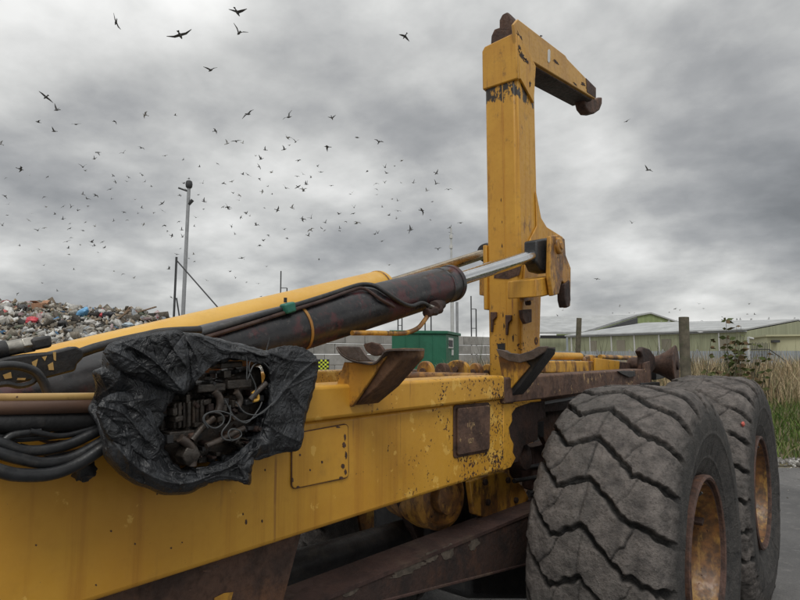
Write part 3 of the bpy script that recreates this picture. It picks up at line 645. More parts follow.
bag('pale_sheet', 128, 326, 12, 5, (.42, .50, .56), 'pale blue grey plastic film below the right crest', 'plastic sheet', 8)
bag('grey_sack', 90, 324, 13, 6, (.42, .40, .37), 'light grey sack below the blue bag', 'bag', 9)
bag('black_bin_bag', 62, 325, 11, 7, (.03, .03, .03), 'small black bin bag between the red sack and the blue bag', 'bag', 10)
bag('dark_bundle', 22, 309, 10, 7, (.06, .06, .06), 'dark bundle on the crest left of the cardboard box', 'bag', 15)
# cardboard box with flaps
p, d = on_heap(40, 309); t = thing('cardboard_box', p, 'brown cardboard box sitting on top of the rubbish crest', 'box'); cb = plain('cardboard', (.36, .20, .12), .9, scale=4)
Rb = Matrix.Rotation(.5, 3, 'Z') @ Matrix.Rotation(.15, 3, 'X'); obj('carton', MB().box(p+(0, 0, .12), (.58, .42, .34), Rb), cb, t, bevel=.01)
obj('flap', MB().box(p+(-.12, -.2, .33), (.34, .25, .015), Rb @ Matrix.Rotation(-.5, 3, 'X')), cb, t); obj('flap', MB().box(p+(.1, .18, .34), (.34, .25, .015), Rb @ Matrix.Rotation(.6, 3, 'X')), cb, t)
# blue bag: flat leaning sheet-like sack
p, d = on_heap(82, 317); mb = MB(); crumple(mb, p+(0, 0, .18), (.95, .4, .42), 21, amp=.18)
for i, q in enumerate(mb.v): mb.v[i] = (q[0], q[1], q[2]+.35*((q[0]-p[0])*ca+(q[1]-p[1])*sa))
tag(obj('blue_sack', mb, plain('blue_plastic', (.16, .40, .66), .45, var=.12, scale=3, bump=.2)), 'light blue plastic sack lying on the heap crest', 'bag')
p, d = on_heap(80, 334); tag(obj('grey_board', MB().box(p+(0, 0, .12), (1.0, .5, .03), Matrix.Rotation(.6, 3, 'Z') @ Matrix.Rotation(.5, 3, 'X')), plain('board_grey', (.15, .14, .12), .85)), 'dark grey board lying low on the heap above the yellow cylinder', 'board')
for u, v, l, a, lb in ((118, 322, 1.3, .7, 'broken timber plank slanting below the white sack'), (123, 318, 1.0, .9, 'second broken plank just above the pale blue film'), (147, 312, .9, .3, 'brown splintered plank near the right end of the crest')):
    p, d = on_heap(u, v); tag(obj('broken_plank', MB().box(p+(0, 0, .12), (l, .14, .05), Matrix.Rotation(YAW, 3, 'Z') @ Matrix.Rotation(-a, 3, 'Y')), plain('plank_%d' % u, (.26, .18, .12), .9)), lb, 'plank', 'broken planks on the heap')

# ---- gulls
def gull_mesh(name, lift, sweep, fold, mat, seed):
    mb = MB(); body = [(-.30, .012), (-.22, .04), (-.08, .075), (.08, .085), (.2, .06), (.26, .045), (.31, .042), (.35, .02), (.40, .006)]
    mb.tube([(0, y, 0) for y, r_ in body], [r_ for y, r_ in body], 8); mb.ext([(-.05, -.27, 0), (.05, -.27, 0), (.07, -.42, .0), (-.07, -.42, .0)], (0, 0, .012))
    for s in (-1, 1):
        l1, l2 = lift; p0 = np.array((s*.04, .08, .03)); p1 = p0+np.array((s*.28*math.cos(l1), .05, .28*math.sin(l1))); p2 = p1+np.array((s*.36*math.cos(l2), -sweep, .36*math.sin(l2)))
        c0, c1 = .24, .19; V = []
        for p_, c_ in ((p0, c0), (p1, c1), (p2, .03)):
            for dz in (.010, -.010): V += [p_+(0, c_*.35, dz), p_+(0, -c_*.65, dz*.6)]
        mb.add(V, [(0, 1, 5, 4), (4, 5, 9, 8), (2, 6, 7, 3), (6, 10, 11, 7), (0, 4, 6, 2), (4, 8, 10, 6), (1, 3, 7, 5), (5, 7, 11, 9), (8, 9, 11, 10), (0, 2, 3, 1)])
    o = obj(name, mb, mat, origin=(0, 0, 0), smooth=30); me = o.data; sc.collection.objects.unlink(o); bpy.data.objects.remove(o); return me
poses = [((.55, .15), .12), ((.25, -.35), .16), ((.9, .5), .05), ((-.2, -.7), .08), ((.1, .05), .22), ((1.1, .9), .02)]
gm = [gull_mesh('gull', a, b, 0, M['gull'], i) for i, (a, b) in enumerate(poses)]; gml = [gull_mesh('gull', a, b, 0, M['gull_l'], i) for i, (a, b) in enumerate(poses[:3])]
def gull(u, v, wpx, label, group, pose=None, head=None, bank=None, pitch=0, pale=False):
    D = max(16., min(.98*FPX/max(wpx, 1.5), 300.)); p = aD(u, v, D); i = pose if pose is not None else random.randrange(6)
    o = bpy.data.objects.new('gull', (gml[i % 3] if pale else gm[i])); sc.collection.objects.link(o); o.location = p
    o.rotation_euler = ((pitch or random.uniform(-.4, .4)), bank if bank is not None else random.uniform(-.7, .7), head if head is not None else random.uniform(0, 2*PI)); s = random.uniform(.95, 1.15)*(.95 if group else .9); o.scale = (s,)*3
    return tag(o, label, 'gull', group)
hd = YAW+PI  # flying towards the camera
near = [(116, 22, 13, 'large gull with upright wings highest on the left', 4, YAW+.3, 1.15), (180, 35, 17, 'large gull gliding on level outstretched wings, right of the highest left one', 4, YAW+.1, -.35),
 (237, 12, 15, 'gull with V shaped wings at the top edge of the sky', 0, YAW-.2, .1), (239, 33, 13, 'gull with raised wing just under the topmost V winged one', 2, YAW+.6, .3),
 (211, 70, 12, 'lone gull below the pair at the top, one wing tipped up', 0, YAW+.8, -.3), (405, 36, 10, 'lone gull high in the sky left of the arm head', 3, YAW+.4, .4),
 (46, 97, 12, 'gull with drooping arched wing at far left under the bright cloud', 1, YAW+.9, .5), (57, 110, 8, 'gull standing upright on its wings below the arched one on the left', 5, YAW+1.4, .2),
 (248, 114, 12, 'gull with bent wings highest over the middle flock', 1, YAW-.5, -.4), (289, 117, 10, 'gull with steep diagonal wings right of the bent winged one', 0, YAW+.5, -.9),
 (332, 118, 8, 'gull with V wings above the middle flock, third from the left', 2, YAW-.1, -.2), (648, 170, 9, 'lone gull right of the upright arm', 0, YAW+.4, .5),
 (627, 121, 6, 'small lone gull below the hook tip', 4, YAW+.2, -.5), (632, 223, 5, 'tiny dark gull right of the pivot claw', 2, YAW, .2), (597, 279, 5, 'tiny gull low beside the claw over the sheds', 1, YAW, .1)]
for u, v, wp, lb, ps, h, bk in near: gull(u, v, wp*1.15, lb, None, ps, h, bk)
zl = []
def Z(x0, y0, s, pts): zl.extend([(x0+a/s, y0+b/s, c) for a, b, c in pts])
Z(0, 100, 5, [(192,111,7),(272,157,7),(380,122,8),(572,107,5),(728,74,7),(5,220,6),(490,262,7),(470,295,5),(617,265,6),(706,240,6),(415,335,7),(427,354,4),(100,345,8),(148,376,3),(237,385,4),(28,390,3),(566,380,4),(643,387,4),(710,375,5),(724,409,4),(222,484,5),(550,446,6),(415,472,5),(433,492,6),(478,478,6),(556,495,4),(676,498,4),(43,521,4),(316,533,4),(355,535,5),(387,552,4),(441,530,4),(232,535,4),(620,562,4),(771,563,3),(36,576,3),(157,567,3)])
Z(0, 200, 5, [(143,101,4),(13,128,5),(190,152,6),(222,140,4),(312,96,5),(350,118,3),(348,143,5),(414,153,5),(427,112,4),(475,132,4),(355,188,3),(335,208,6),(402,224,3),(457,210,6),(463,230,4),(512,210,4),(522,237,4),(340,241,4),(344,272,5),(195,246,3),(97,228,3),(568,105,4),(637,100,4),(717,122,4),(490,262,3),(219,327,3),(370,348,3),(570,357,3),(614,370,4),(668,390,4),(210,415,3),(88,467,4),(121,508,3),(288,455,3),(556,531,3)])
Z(150, 100, 5, [(325,155,6),(385,218,7),(430,207,8),(462,215,4),(688,190,8),(728,210,6),(670,248,7),(577,250,6),(556,295,6),(743,303,6),(246,334,4),(338,319,4),(75,279,5),(545,334,5),(607,362,6),(462,371,5),(490,374,5),(410,408,4),(765,371,4),(735,382,4),(588,432,3),(678,440,6),(739,434,6),(784,422,6),(768,455,6),(560,458,5),(610,470,3),(148,477,5),(242,474,4),(270,508,6),(60,517,5),(446,501,4),(388,535,7),(572,540,3),(636,550,6),(710,540,7),(480,568,5),(500,580,3),(20,563,3),(230,588,4),(170,417,5),(182,452,5)])
Z(150, 200, 5, [(75,128,5),(108,178,5),(145,108,4),(88,155,3),(160,150,5),(162,185,5),(217,272,4),(194,292,4),(223,308,3),(93,345,5),(458,290,5),(428,390,4),(542,418,4),(400,358,4),(484,410,3),(106,487,4),(250,534,3),(283,402,3),(408,132,4),(424,172,4),(532,126,5),(590,175,4),(565,203,3),(686,192,4),(549,228,4),(555,482,4),(765,97,6),(790,178,5),(712,40,4),(455,88,4),(582,333,3),(152,243,3),(183,540,3),(222,132,3)])
Z(300, 100, 4.444, [(255,167,7),(350,188,8),(123,208,8),(452,270,6),(605,325,6),(605,372,7),(660,398,6),(298,318,5),(378,300,6),(385,325,6),(338,371,5),(376,367,4),(342,397,4),(503,368,5),(448,368,3),(565,403,5),(588,452,4),(78,295,4),(93,320,4),(48,345,4),(28,375,6),(15,400,6),(140,381,4),(232,412,4),(408,441,3),(433,448,4),(435,493,5),(395,512,5),(366,476,3),(240,478,5),(236,505,5),(175,506,5),(540,490,8),(712,546,6),(668,568,5),(427,528,4),(490,578,7),(255,546,6),(204,540,4),(112,545,5),(50,525,6),(14,530,5),(110,580,4),(96,570,4),(48,578,6),(175,580,4),(345,592,5),(580,533,3),(670,592,4)])
Z(200, 90, 2.857, [(520,432,6),(600,400,7),(655,435,4),(540,500,5),(680,455,6),(340,485,3),(400,395,4),(445,382,5),(500,412,6),(250,425,4),(195,415,4),(180,430,4),(170,445,4),(120,480,5),(165,385,4),(130,350,5),(90,390,3),(100,410,3),(78,335,6),(12,318,5),(785,425,4)])
for k in range(28):
    zl.append((random.gauss(230, 110), random.gauss(195, 38), random.choice((3, 3.5, 4, 5))))
zl = [q for q in zl if 0 < q[0] < 470 and q[1] < 300]
for q in zl:
    if 480 < q[0] < 540: continue
    ps = random.randrange(6); pl_ = random.random() < .2; ps = ps % 3 if pl_ else ps
    how = ('half raised', 'flattened', 'lifted', 'drooping', 'level', 'steeply raised')[ps]
    hi = 'in the top of the flock' if q[1] < 140 else 'in the upper flock' if q[1] < 175 else 'in the middle of the flock' if q[1] < 205 else 'in the lower flock' if q[1] < 240 else 'lowest, near the heap and masts'
    wh = 'far left' if q[0] < 60 else 'left of the lamp pole' if q[0] < 186 else 'right of the lamp pole' if q[0] < 250 else 'over the yellow cylinder' if q[0] < 320 else 'over the black cylinder' if q[0] < 400 else 'nearest the upright arm'
    gull(q[0], q[1], q[2]*1.05, '%s gull, wings %s, %s, %s' % ('pale' if pl_ else 'dark', how, hi, wh), 'gulls in the distant flock', pose=ps, pale=pl_)
for k in range(26):
    u = random.uniform(548, 785); gull(u, random.uniform(303, 322), random.choice((2.5, 3, 3.6)), 'tiny gull flying low above the shed roofs', 'gulls over the sheds', pale=random.random() < .5)
# gulls resting on the shed roofs
def roost(u, v, d, lab, grp):
    p = aD(u, v, d); o = bpy.data.objects.new('roosting_gull', random.choice(gml if random.random() < .6 else gm)); sc.collection.objects.link(o); o.location = p; o.rotation_euler = (0, 0, random.uniform(0, 6.28)); s = random.uniform(.55, .8); o.scale = (s, s, s*1.6)
    tag(o, lab, 'gull', grp)
for k in range(14):
    t_ = random.random(); p = rL+(rR-rL)*t_+np.array((0, 0, .4)); o = bpy.data.objects.new('roosting_gull', random.choice(gml)); sc.collection.objects.link(o); o.location = p; s = random.uniform(.6, .8); o.scale = (s*.4, s*.8, s); o.rotation_euler = (0, 0, random.uniform(0, 6.28))
    tag(o, 'pale gull resting on the ridge of the long green shed', 'gull', 'gulls along the shed ridge')
for k in range(8):
    u = random.uniform(545, 632); roost(u, 322.5-(u-540)*.062, 128, 'gull resting on the top line of the far grey roof', 'gulls along the far roof')
exec_truck = True

# ================================================================== THE TRUCK
truck = thing('hooklift_truck', (-1.87, 3.2, 0), 'worn yellow hook loader truck chassis with upright arm filling the foreground', 'truck')
def part(name, mb, mat, parent=truck, bevel=.004, **k): return obj(name, mb, M[mat] if isinstance(mat, str) else mat, parent, bevel=bevel, **k)
XP = -1.35                                                # near face of the main side member
# --- main side member: deep box plate with the ragged tail end
yE = aX(504, 430, XP)[1]; pts = [(XP, -.7, 1.212), (XP, -.7, 1.555), (XP, yE, 1.555), (XP, yE, aX(504, 470.5, XP)[2]), tuple(aX(480, 477.5, XP))]
mb = MB(); mb.ext([np.array(p) for p in pts], (-.22, 0, 0)); sp = part('side_panel', mb, 'panel', bevel=.014, seg=3)
tail = [(503.5, 404), (534, 401.6), (524, 405), (516, 408), (512, 414), (512.5, 421), (509, 428), (510.5, 437), (514, 444), (513, 452), (516, 458), (511, 467.5), (503.5, 470.3)]
mb = MB(); mb.px(tail, XP-.0005, -.014); part('tail_plate', mb, 'tailp', sp, bevel=.004)
mb = MB(); mb.bb(-2.39, -2.17, -.7, 2.5, 1.21, 1.56); part('side_panel', mb, 'worn', bevel=.014)
mb = MB(); mb.bb(-1.49, -1.322, -.7, 2.405, 1.556, 1.662); rail = part('top_rail', mb, 'rail', bevel=.012, seg=3)
mb = MB(); mb.bb(-2.42, -2.27, -.7, 2.45, 1.556, 1.672); part('top_rail', mb, 'rail', bevel=.01)
mb = MB(); mb.bb(-1.47, -1.325, 2.408, 4.62, 1.532, 1.652); tb = part('tail_beam', mb, 'beam', bevel=.008)
mb = MB(); mb.bb(-2.42, -2.27, 2.455, 4.6, 1.54, 1.66); part('tail_beam', mb, 'beam', bevel=.008)
for y in (.2, 1.1, 2.0, 2.9, 3.9): part('cross_member', MB().bb(-2.265, -1.575, y-.06, y+.06, 1.25, 1.50), 'dark_rust')
for y0, y1, mt in ((1.62, 1.85, 'rust'), (2.62, 2.9, 'dark_rust')): part('deck_plate', MB().bb(-2.26, -1.50, y0, y1, 1.556, 1.60), mt)
# welded access cover with its rusty seam, and its old patch
def rrect(c, off, r=.02, n=4):
    (a, b, c_, d) = [np.array(p) for p in c]; P = []; cs = [a, b, c_, d]
    for i in range(4):
        p, q, s = cs[i], cs[i-1], cs[(i+1) % 4]; e1_ = (q-p)/np.linalg.norm(q-p); e2_ = (s-p)/np.linalg.norm(s-p)
        for k in range(n+1): t = k/n; P.append(p+e1_*r*(1-t)**2+e2_*r*t**2)
    return [p+np.array((off, 0, 0)) for p in P]
cc = [aX(291, 434, XP), aX(347, 424, XP), aX(347.5, 477, XP), aX(291, 489, XP)]
mb = MB(); mb.ext(rrect(cc, 0, .016), (.006, 0, 0)); cov = part('access_cover', mb, 'panel', bevel=.003)
for i in (1, 2, 3):
    pass
mb = MB(); path = [p+np.array((.003, 0, 0)) for p in rrect(cc, 0, .016)]; path = [p+np.array((0, random.uniform(-.001, .001), random.uniform(-.0012, .0012))) for p in path]
mb.tube(path[4:]+[path[0]], .0024, 6, caps=True); part('weld_seam', mb, 'lever', cov, bevel=0)
def blotch(u, v, w_, h_, X, mat, parent, n=22):
    g = random.Random(u*7+v); mb = MB(); mb.px([(u+w_*math.cos(a)*(.6+.55*g.random()), v+h_*math.sin(a)*(.6+.55*g.random())) for a in np.linspace(0, 2*PI, n+1)[:-1]], X, .0008); part('rust_spot', mb, mat, parent, bevel=0)
for q in ((345, 437, 1.2, 3.5), (344, 445, 2, 3), (346, 455, 1.2, 4), (343, 466, 2.2, 2.6), (345.5, 472, 1.6, 3), (341, 478, 2.4, 1.6), (338, 427, 2.5, 1), (298, 487, 2, 1.2), (292.5, 480, 1, 2.6), (300, 455, 1, 1.4), (322, 462, 1, 1.6), (310, 470, .8, 1.2)): blotch(*q, XP+.0062, 'rust', cov)
for q in ((246, 522, 1.2, 3), (243, 514, .8, 1.4), (262, 521, .9, 1.8), (208, 571, 6, 1), (216, 566, 3, 2), (135, 544, 1, 1.2), (111, 531, 1.2, 1.2), (96, 585, 1, 1), (190, 590, 1.4, 1), (157, 494, 1, 1), (265, 470, .8, 1.2), (36, 545, 1, 1)): blotch(*q, XP, 'rust', sp)
cc = [aX(455, 408, XP), aX(487, 405, XP), aX(486.5, 449, XP), aX(455, 455, XP)]
big_ = [p.copy() for p in cc]; ce = sum(big_)/4; big_ = [ce+(p-ce)*1.13 for p in big_]
mb = MB(); mb.ext(rrect(big_, 0, .02), (.005, 0, 0)); pl = part('rusty_plate', mb, 'rust', bevel=.002)
mb = MB(); mb.ext(rrect(cc, .005, .012), (.013, 0, 0)); part('cover_plate', mb, 'beam', pl, bevel=.004)
tf = plain('faded_marks', (.36, .25, .13), .8, var=.5, scale=60, bump=0)
def letters(txt, p, size, mat, parent, rot, name='lettering'):
    c = bpy.data.curves.new(name, 'FONT'); c.body = txt; c.size = size; c.extrude = .0006; c.align_x = 'CENTER'; c.align_y = 'CENTER'
    o = bpy.data.objects.new('tmp', c); sc.collection.objects.link(o); dg = bpy.context.evaluated_depsgraph_get()
    me = bpy.data.meshes.new_from_object(o.evaluated_get(dg)); bpy.data.objects.remove(o); me.materials.clear(); me.materials.append(mat)
    q = bpy.data.objects.new(name, me); sc.collection.objects.link(q); q.parent = parent; q.location = np.array(p)-ORG[parent.name]; q.rotation_euler = rot; ORG[q.name] = np.array(p); return q
letters('11 7A', aX(471, 425, XP+.0185), .026, tf, pl, (PI/2, 0, PI/2)); letters('027', aX(471, 441, XP+.0185), .028, tf, pl, (PI/2, 0, PI/2))
# bracket and clutter between panel end and tyre
mb = MB(); mb.px([(506, 413), (545, 404), (575, 401), (577, 409), (540, 413), (510, 419)], -1.40, -.05); part('bracket_arm', mb, 'dark_rust')
mb = MB(); mb.px([(512, 418), (566, 408), (566, 445), (548, 447), (540, 432), (527, 425)], -1.44, -.03); br = part('bracket_plate', mb, 'rust')
mb = MB(); mb.px([(504, 405), (545, 401), (546, 418), (538, 421), (538, 440), (524, 446), (518, 462), (504, 466)], -1.385, -.012); part('end_web', mb, 'dark_rust', bevel=.003)
mb = MB(); mb.px([(530, 423), (544, 421), (544, 437), (531, 438)], -1.436, -.004); part('square_socket', mb, 'black', br, bevel=.001)
mb = MB(); mb.px([(533.5, 425), (541, 424), (541, 435), (534, 436)], -1.430, -.01); part('square_hole', mb, M['black'], br, bevel=0)
mb = MB(); mb.lathe(aX(523, 431, -1.43), (1, 0, 0), [(.012, 0), (.015, .01), (.008, .022)], 10); part('bolt', mb, 'worn', br, bevel=0)
mb = MB(); mb.px([(536, 405.5), (558, 402), (575, 398.5), (575, 396), (536, 403)], -1.42, .02); part('packing_strip', mb, 'galv')
mb = MB(); mb.px([(535, 404), (575, 397), (575, 408), (535, 411)], -1.45, -.02); part('packer', mb, 'dark_rust')
mb = MB(); mb.lathe(aX(526, 457, -1.42), (1, 0, .1), [(.05, -.2), (.07, -.05), (.068, 0), (.03, .01)], 20); part('spring_seat', mb, 'dark_rust')
mb = MB(); mb.px([(533, 447), (560, 440), (565, 500), (535, 490)], -1.5, -.08); part('hanger', mb, 'underarm')
for k, (u, v) in enumerate(((540, 465), (530, 478), (545, 490))): mb = MB(); mb.tube([aX(u-16, v+3, -1.5), aX(u+25, v-4, -1.5)], .012, 8); part('brake_pipe', mb, 'black', bevel=0)
# --- lower members
mb = MB(); mb.px([(60, 600), (240, 548), (303, 528), (283, 604), (270, 660), (60, 660)], -1.40, -.02); lp = part('lower_plate', mb, 'rust')
mb = MB(); mb.px([(214, 598), (224, 593), (233, 592), (231, 600), (228, 606), (214, 608)], -1.398, .001); part('paint_patch', mb, 'worn', lp, bevel=0)
def seg(u0, v0, u1, v1, X): return aX(u0, v0, X), aX(u1, v1, X)
a0, a1 = seg(296, 579, 530, 496, -1.40); b0, b1 = seg(318, 600, 534, 511, -1.40); c0, c1 = seg(375, 602, 540, 560, -1.40)
a0 = a0+(a0-a1)*.25; b0 = b0+(b0-b1)*.12; c0 = c0+(c0-c1)*.10; a1 = a1+(a1-a0)*.5; b1 = b1+(b1-b0)*.5; c1 = c1+(c1-c0)*.4
mb = MB(); th_ = np.array((0, 0, -.014)); mb.ext([b0, b1, b1+th_, b0+th_], (-.16, 0, 0)); wb = part('walking_beam', mb, 'underarm', bevel=0)
mb = MB(); sx = np.array((-.004, 0, 0)); mb.ext([b0+sx+th_, b1+sx+th_, c1+sx, c0+sx], (-.09, 0, 0)); part('beam_web', mb, 'dark_rust', wb, bevel=0)
mb = MB(); dz = np.array((0, 0, -.012)); mb.ext([c0, c1, c1+dz, c0+dz], (-.13, 0, 0)); part('beam_flange', mb, 'underarm', wb, bevel=.003)
dustm = plain('dried_mud', (.085, .068, .052), .9, var=.4, scale=30)
for u, v, w2, h2 in ((448, 552, 7, 9), (474, 543, 6, 8), (407, 570, 20, 5), (432, 556, 9, 6), (350, 592, 9, 4)):
    g_ = random.Random(u); mb = MB(); mb.px([(u+w2*math.cos(a)*(.6+.5*g_.random()), v+h2*math.sin(a)*(.6+.5*g_.random())-.36*w2*math.cos(a)) for a in np.linspace(0, 2*PI, 25)[:-1]], -1.4035, .0012); part('mud_patch', mb, dustm, wb, bevel=0)
mb = MB(); mb.px([(470, 482), (492, 474), (506, 472), (523, 486), (529, 498), (524, 512), (490, 520), (474, 514)], -1.53, -.03); ax_ = part('axle_plate', mb, 'worn', bevel=.006)
for u, v in ((484, 482), (487, 502), (515, 500), (507, 480)):
    mb = MB(); mb.lathe(aX(u, v, -1.53), (1, 0, 0), [(.016, 0), (.016, .014), (.006, .018)], 6); part('bolt', mb, 'dark_rust', ax_, bevel=0)
mb = MB(); mb.lathe(aX(441, 497, -1.62), (1, -.25, .05), [(.13, -.3), (.155, -.1), (.15, 0), (.125, .02), (.115, .0), (.075, .01), (.07, .06), (.03, .07)], 40); part('drive_housing', mb, 'veryworn', bevel=0)  # worn yellow; the darker finish stands in for shade under the chassis
mb = MB(); mb.px([(400, 494), (470, 478), (474, 530), (420, 545)], -1.75, -.05); part('axle_bracket', mb, 'dark_rust')
mb = MB(); mb.tube([(-1.5, 3.12, .8), (-2.9, 3.12, .8)], [.16, .16], 20); part('axle', mb, 'dark_rust', bevel=0)
mb = MB(); mb.tube([(-1.5, 4.86, .8), (-2.9, 4.86, .8)], [.16, .16], 20); part('axle', mb, 'dark_rust', bevel=0)
mb = MB(); mb.tube([(-1.85, -.6, 1.0), (-1.85, 2.9, .85)], .07, 14); part('drive_shaft', mb, 'black', bevel=0)
mb = MB(); mb.bb(-2.1, -1.7, 2.35, 2.75, .8, 1.18); part('gearbox_case', mb, 'black', bevel=.05)
mb = MB(); mb.px([(470, 545), (545, 528), (560, 600), (470, 600)], -1.55, -.3); part('axle_case', mb, 'black', bevel=.03)

# --- saddles (flared guides for the container)
def saddle(Y, gus, arm, dishes, armm='dark_rust'):
    t = MB(); t.py(gus, Y, .012); s = part('container_guide', t, 'worn', bevel=.003)
    t = MB(); t.py(arm, Y+.012, .11); part('guide_arm', t, armm, s, bevel=.005)
    for line, y0, y1, th in dishes:
        t = MB(); up_ = crom([aY(u, v, Y+y0) for u, v in line], 4); 
        lo_ = [p+np.array((0, 0, -th)) for p in up_]; t.ext(up_+lo_[::-1], (0, y1-y0, 0)); part('guide_shoe', t, 'shoe', s, bevel=0)
    return s
Y1_ = aX(350, 402, -1.32)[1]
g1 = saddle(Y1_, [(338, 404), (336, 386), (344, 362), (374, 363), (386, 356), (352, 407)], [(343, 405), (357, 405), (377, 388), (403, 358), (404, 348), (385, 349)],
       [([(336, 347), (341, 354), (351, 360), (362, 362.5), (373, 363), (380, 357), (386, 350), (404, 349)], -.012, .09, .005)], 'lever')
t = MB(); t.tube([aY(400, 361, Y1_+.1), aY(409, 361, Y1_+.1)], .008, 8); part('peg', t, 'worn', g1, bevel=0)
ln = crom([aY(u, v, Y1_+.13) for u, v in ((363, 344), (366, 351), (374, 356), (384, 354))], 4); t = MB(); t.ext(ln+[aY(u, v, Y1_+.13) for u, v in ((383, 349), (379, 344), (371, 342))], (0, .012, 0)); part('shoe_lip', t, 'rust', g1, bevel=.003)
ln = [(336, 346.5), (343, 346), (360, 346.5), (366, 355), (372, 361), (358, 361.5), (348, 358.5), (341, 354)]; t = MB(); t.py(ln, Y1_-.026, .010); part('shoe_cheek', t, 'shoe', g1, bevel=.003)
Y2_ = aX(512, 392, -1.32)[1]
g2 = saddle(Y2_, [(507, 393), (502, 378), (498, 356), (508, 359), (524, 360), (530, 366)], [(506, 394), (512, 396), (520, 387), (545, 354), (546, 348), (538, 350), (528, 358)],
       [([(497, 350), (503, 354), (511, 357), (523, 357), (531, 353), (538, 348), (546, 347)], -.01, .09, .006)], 'black')

t = MB(); t.py([(496, 349), (503, 350), (510, 353), (520, 354), (530, 351), (538, 346.5), (548, 346), (546, 351), (534, 359), (520, 363), (508, 361), (499, 356)], Y2_-.024, .010); part('shoe_cheek', t, 'shoe', g2, bevel=.003)
# --- upright arm
XC0, XC1, YC0, YC1 = -1.992, -1.75, 3.41, 3.70
cha = .022
def colsec(z, x0=XC0, x1=XC1, y0=YC0, y1=YC1, c=cha): return [(x0+c*.5, y0, z), (x1-c, y0, z), (x1, y0+c, z), (x1, y1-c, z), (x1-c, y1, z), (x0+c, y1, z), (x0, y1-c, z), (x0, y0+c*.5, z)]
mb = MB(); mb.ext(colsec(1.30), (0, 0, 2.36)); arm = part('upright_arm', mb, 'armp', bevel=.006)
mb = MB(); xs_ = aY(503.5, 150, YC0)[0]; mb.bb(xs_-.003, xs_+.003, YC0-.002, YC0, 1.55, 3.60); part('weld_seam', mb, 'yellow', arm, bevel=.002)
# head collar: front cap and slanting side cheek
x0, x1, y0 = XC0-.012, XC1+.016, YC0-.014
zt, zb = 3.925, aY(500, 84, y0)[2]
mb = MB(); mb.ext([(x0+.02, y0, zt-.02), (x0, y0, zt-.05), (x0, y0, zb), (x1, y0, zb), (x1, y0, zt-.02), (x1-.02, y0, zt)], (0, .03, 0)); hc = part('head_collar', mb, 'yellow', bevel=.008)
ck = [(y0+.032, zt-.01), (y0+.032, zb+.01), aX(521, 79, x1)[[1, 2]], aX(534, 103, x1)[[1, 2]], aX(536, 66, x1)[[1, 2]], aX(528, 50, x1)[[1, 2]]]
mb = MB(); mb.ext([(x1, p[0], p[1]) for p in ck], (-.016, 0, 0)); part('collar_cheek', mb, 'yellow', hc, bevel=.004)
mb = MB(); mb.ext([(x0, y0+.03, zt-.02), (x0, y0+.03, zb), (x0, y0+.30, zb), (x0, y0+.30, zt-.2)], (.012, 0, 0)); part('collar_cheek', mb, 'yellow', hc, bevel=.004)
# knuckle block and lug on top
mb = MB(); mb.ext([tuple(aY(u, v, 3.45)) for u, v in ((490, 50), (491, 36), (494, 29), (500, 27), (512, 28), (515.5, 26), (516.5, 36), (516, 50))], (0, .22, 0)); kn = part('knuckle_block', mb, 'rust', bevel=.010)
mb = MB(); mb.ext([tuple(aY(u, v, 3.45)) for u, v in ((499, 32), (499, 20), (502, 14), (507, 11.5), (510, 14), (512, 20), (512, 31))], (0, .09, 0)); part('lug', mb, 'rust', kn, bevel=.012, seg=3)
# jib
J = lambda u, v: tuple(aX(u, v, XC1+.01))
prof = [J(514, 24), J(518, 19), J(565.5, 55.5), J(567.5, 59), J(595.5, 88), J(595.5, 99), J(534, 62), J(527, 57), J(516, 44)]
mb = MB(); mb.ext(prof, (-.022, 0, 0)); jib = part('jib', mb, 'jibp', bevel=.005)
jb = [J(531, 30.5), J(565, 56.5), J(567, 60), J(594.5, 88.5), J(595, 98.5), J(537, 64)]
mb = MB(); mb.ext([np.array(p)+(-.023, 0, -.006) for p in jb], (-.175, 0, 0)); part('box_section', mb, 'jibp', jib, bevel=.006)
under = [J(535.5, 63.5), J(595, 98.6), J(594, 100), J(537, 66.5)]
mb = MB(); mb.ext([np.array(p)+(-.02, 0, -.001) for p in under], (-.176, 0, 0)); part('shaded_rusty_underside', mb, 'dark_rust', jib, bevel=.006)  # dark brown carries the underside's shadow as well as its rust
mb = MB(); mb.px([(586, 78), (596, 88), (596, 98), (587, 92)], XC1+.0125, -.0015); part('tip_wear_plate', mb, 'rust', jib, bevel=0)
mb = MB(); mb.px([(548, 50), (549.5, 49), (550.5, 51), (550.2, 61), (549, 63), (547.8, 61)], XC1+.0135, -.003); part('white_oval_plate', mb, M['white'], jib, bevel=.001)
hk = [tuple(aX(u, v, -1.80)) for u, v in ((584, 99), (592, 96), (596, 99), (599.5, 97), (602.5, 97), (602.3, 104), (600, 110), (595, 113.5), (590, 113), (586, 108))]
mb = MB(); mb.ext([np.array(p) for p in hk], (-.09, 0, 0)); part('hook', mb, 'rust', jib, bevel=.014, seg=3)
def ragged(u, v, w_, h_, ang, X, mat, parent, name='rust_patch', sd=0, t=.0012):
    g = random.Random(int(u*31+v*7+sd)); k_ = [(g.randint(2, 13), g.uniform(0, 6.3), g.uniform(.05, .22)) for _ in range(7)]; P_ = []
    for a in np.linspace(0, 2*PI, 61)[:-1]:
        f = 1+sum(am*math.sin(n_*a+p_) for n_, p_, am in k_)+g.uniform(-.12, .12); f = max(f, .25); x_, y_ = w_*f*math.cos(a), h_*f*math.sin(a)
        P_.append((u+x_*math.cos(ang)-y_*math.sin(ang), v+x_*math.sin(ang)+y_*math.cos(ang)))
    mb = MB(); mb.px(P_, X, t); part(name, mb, mat, parent, bevel=0)
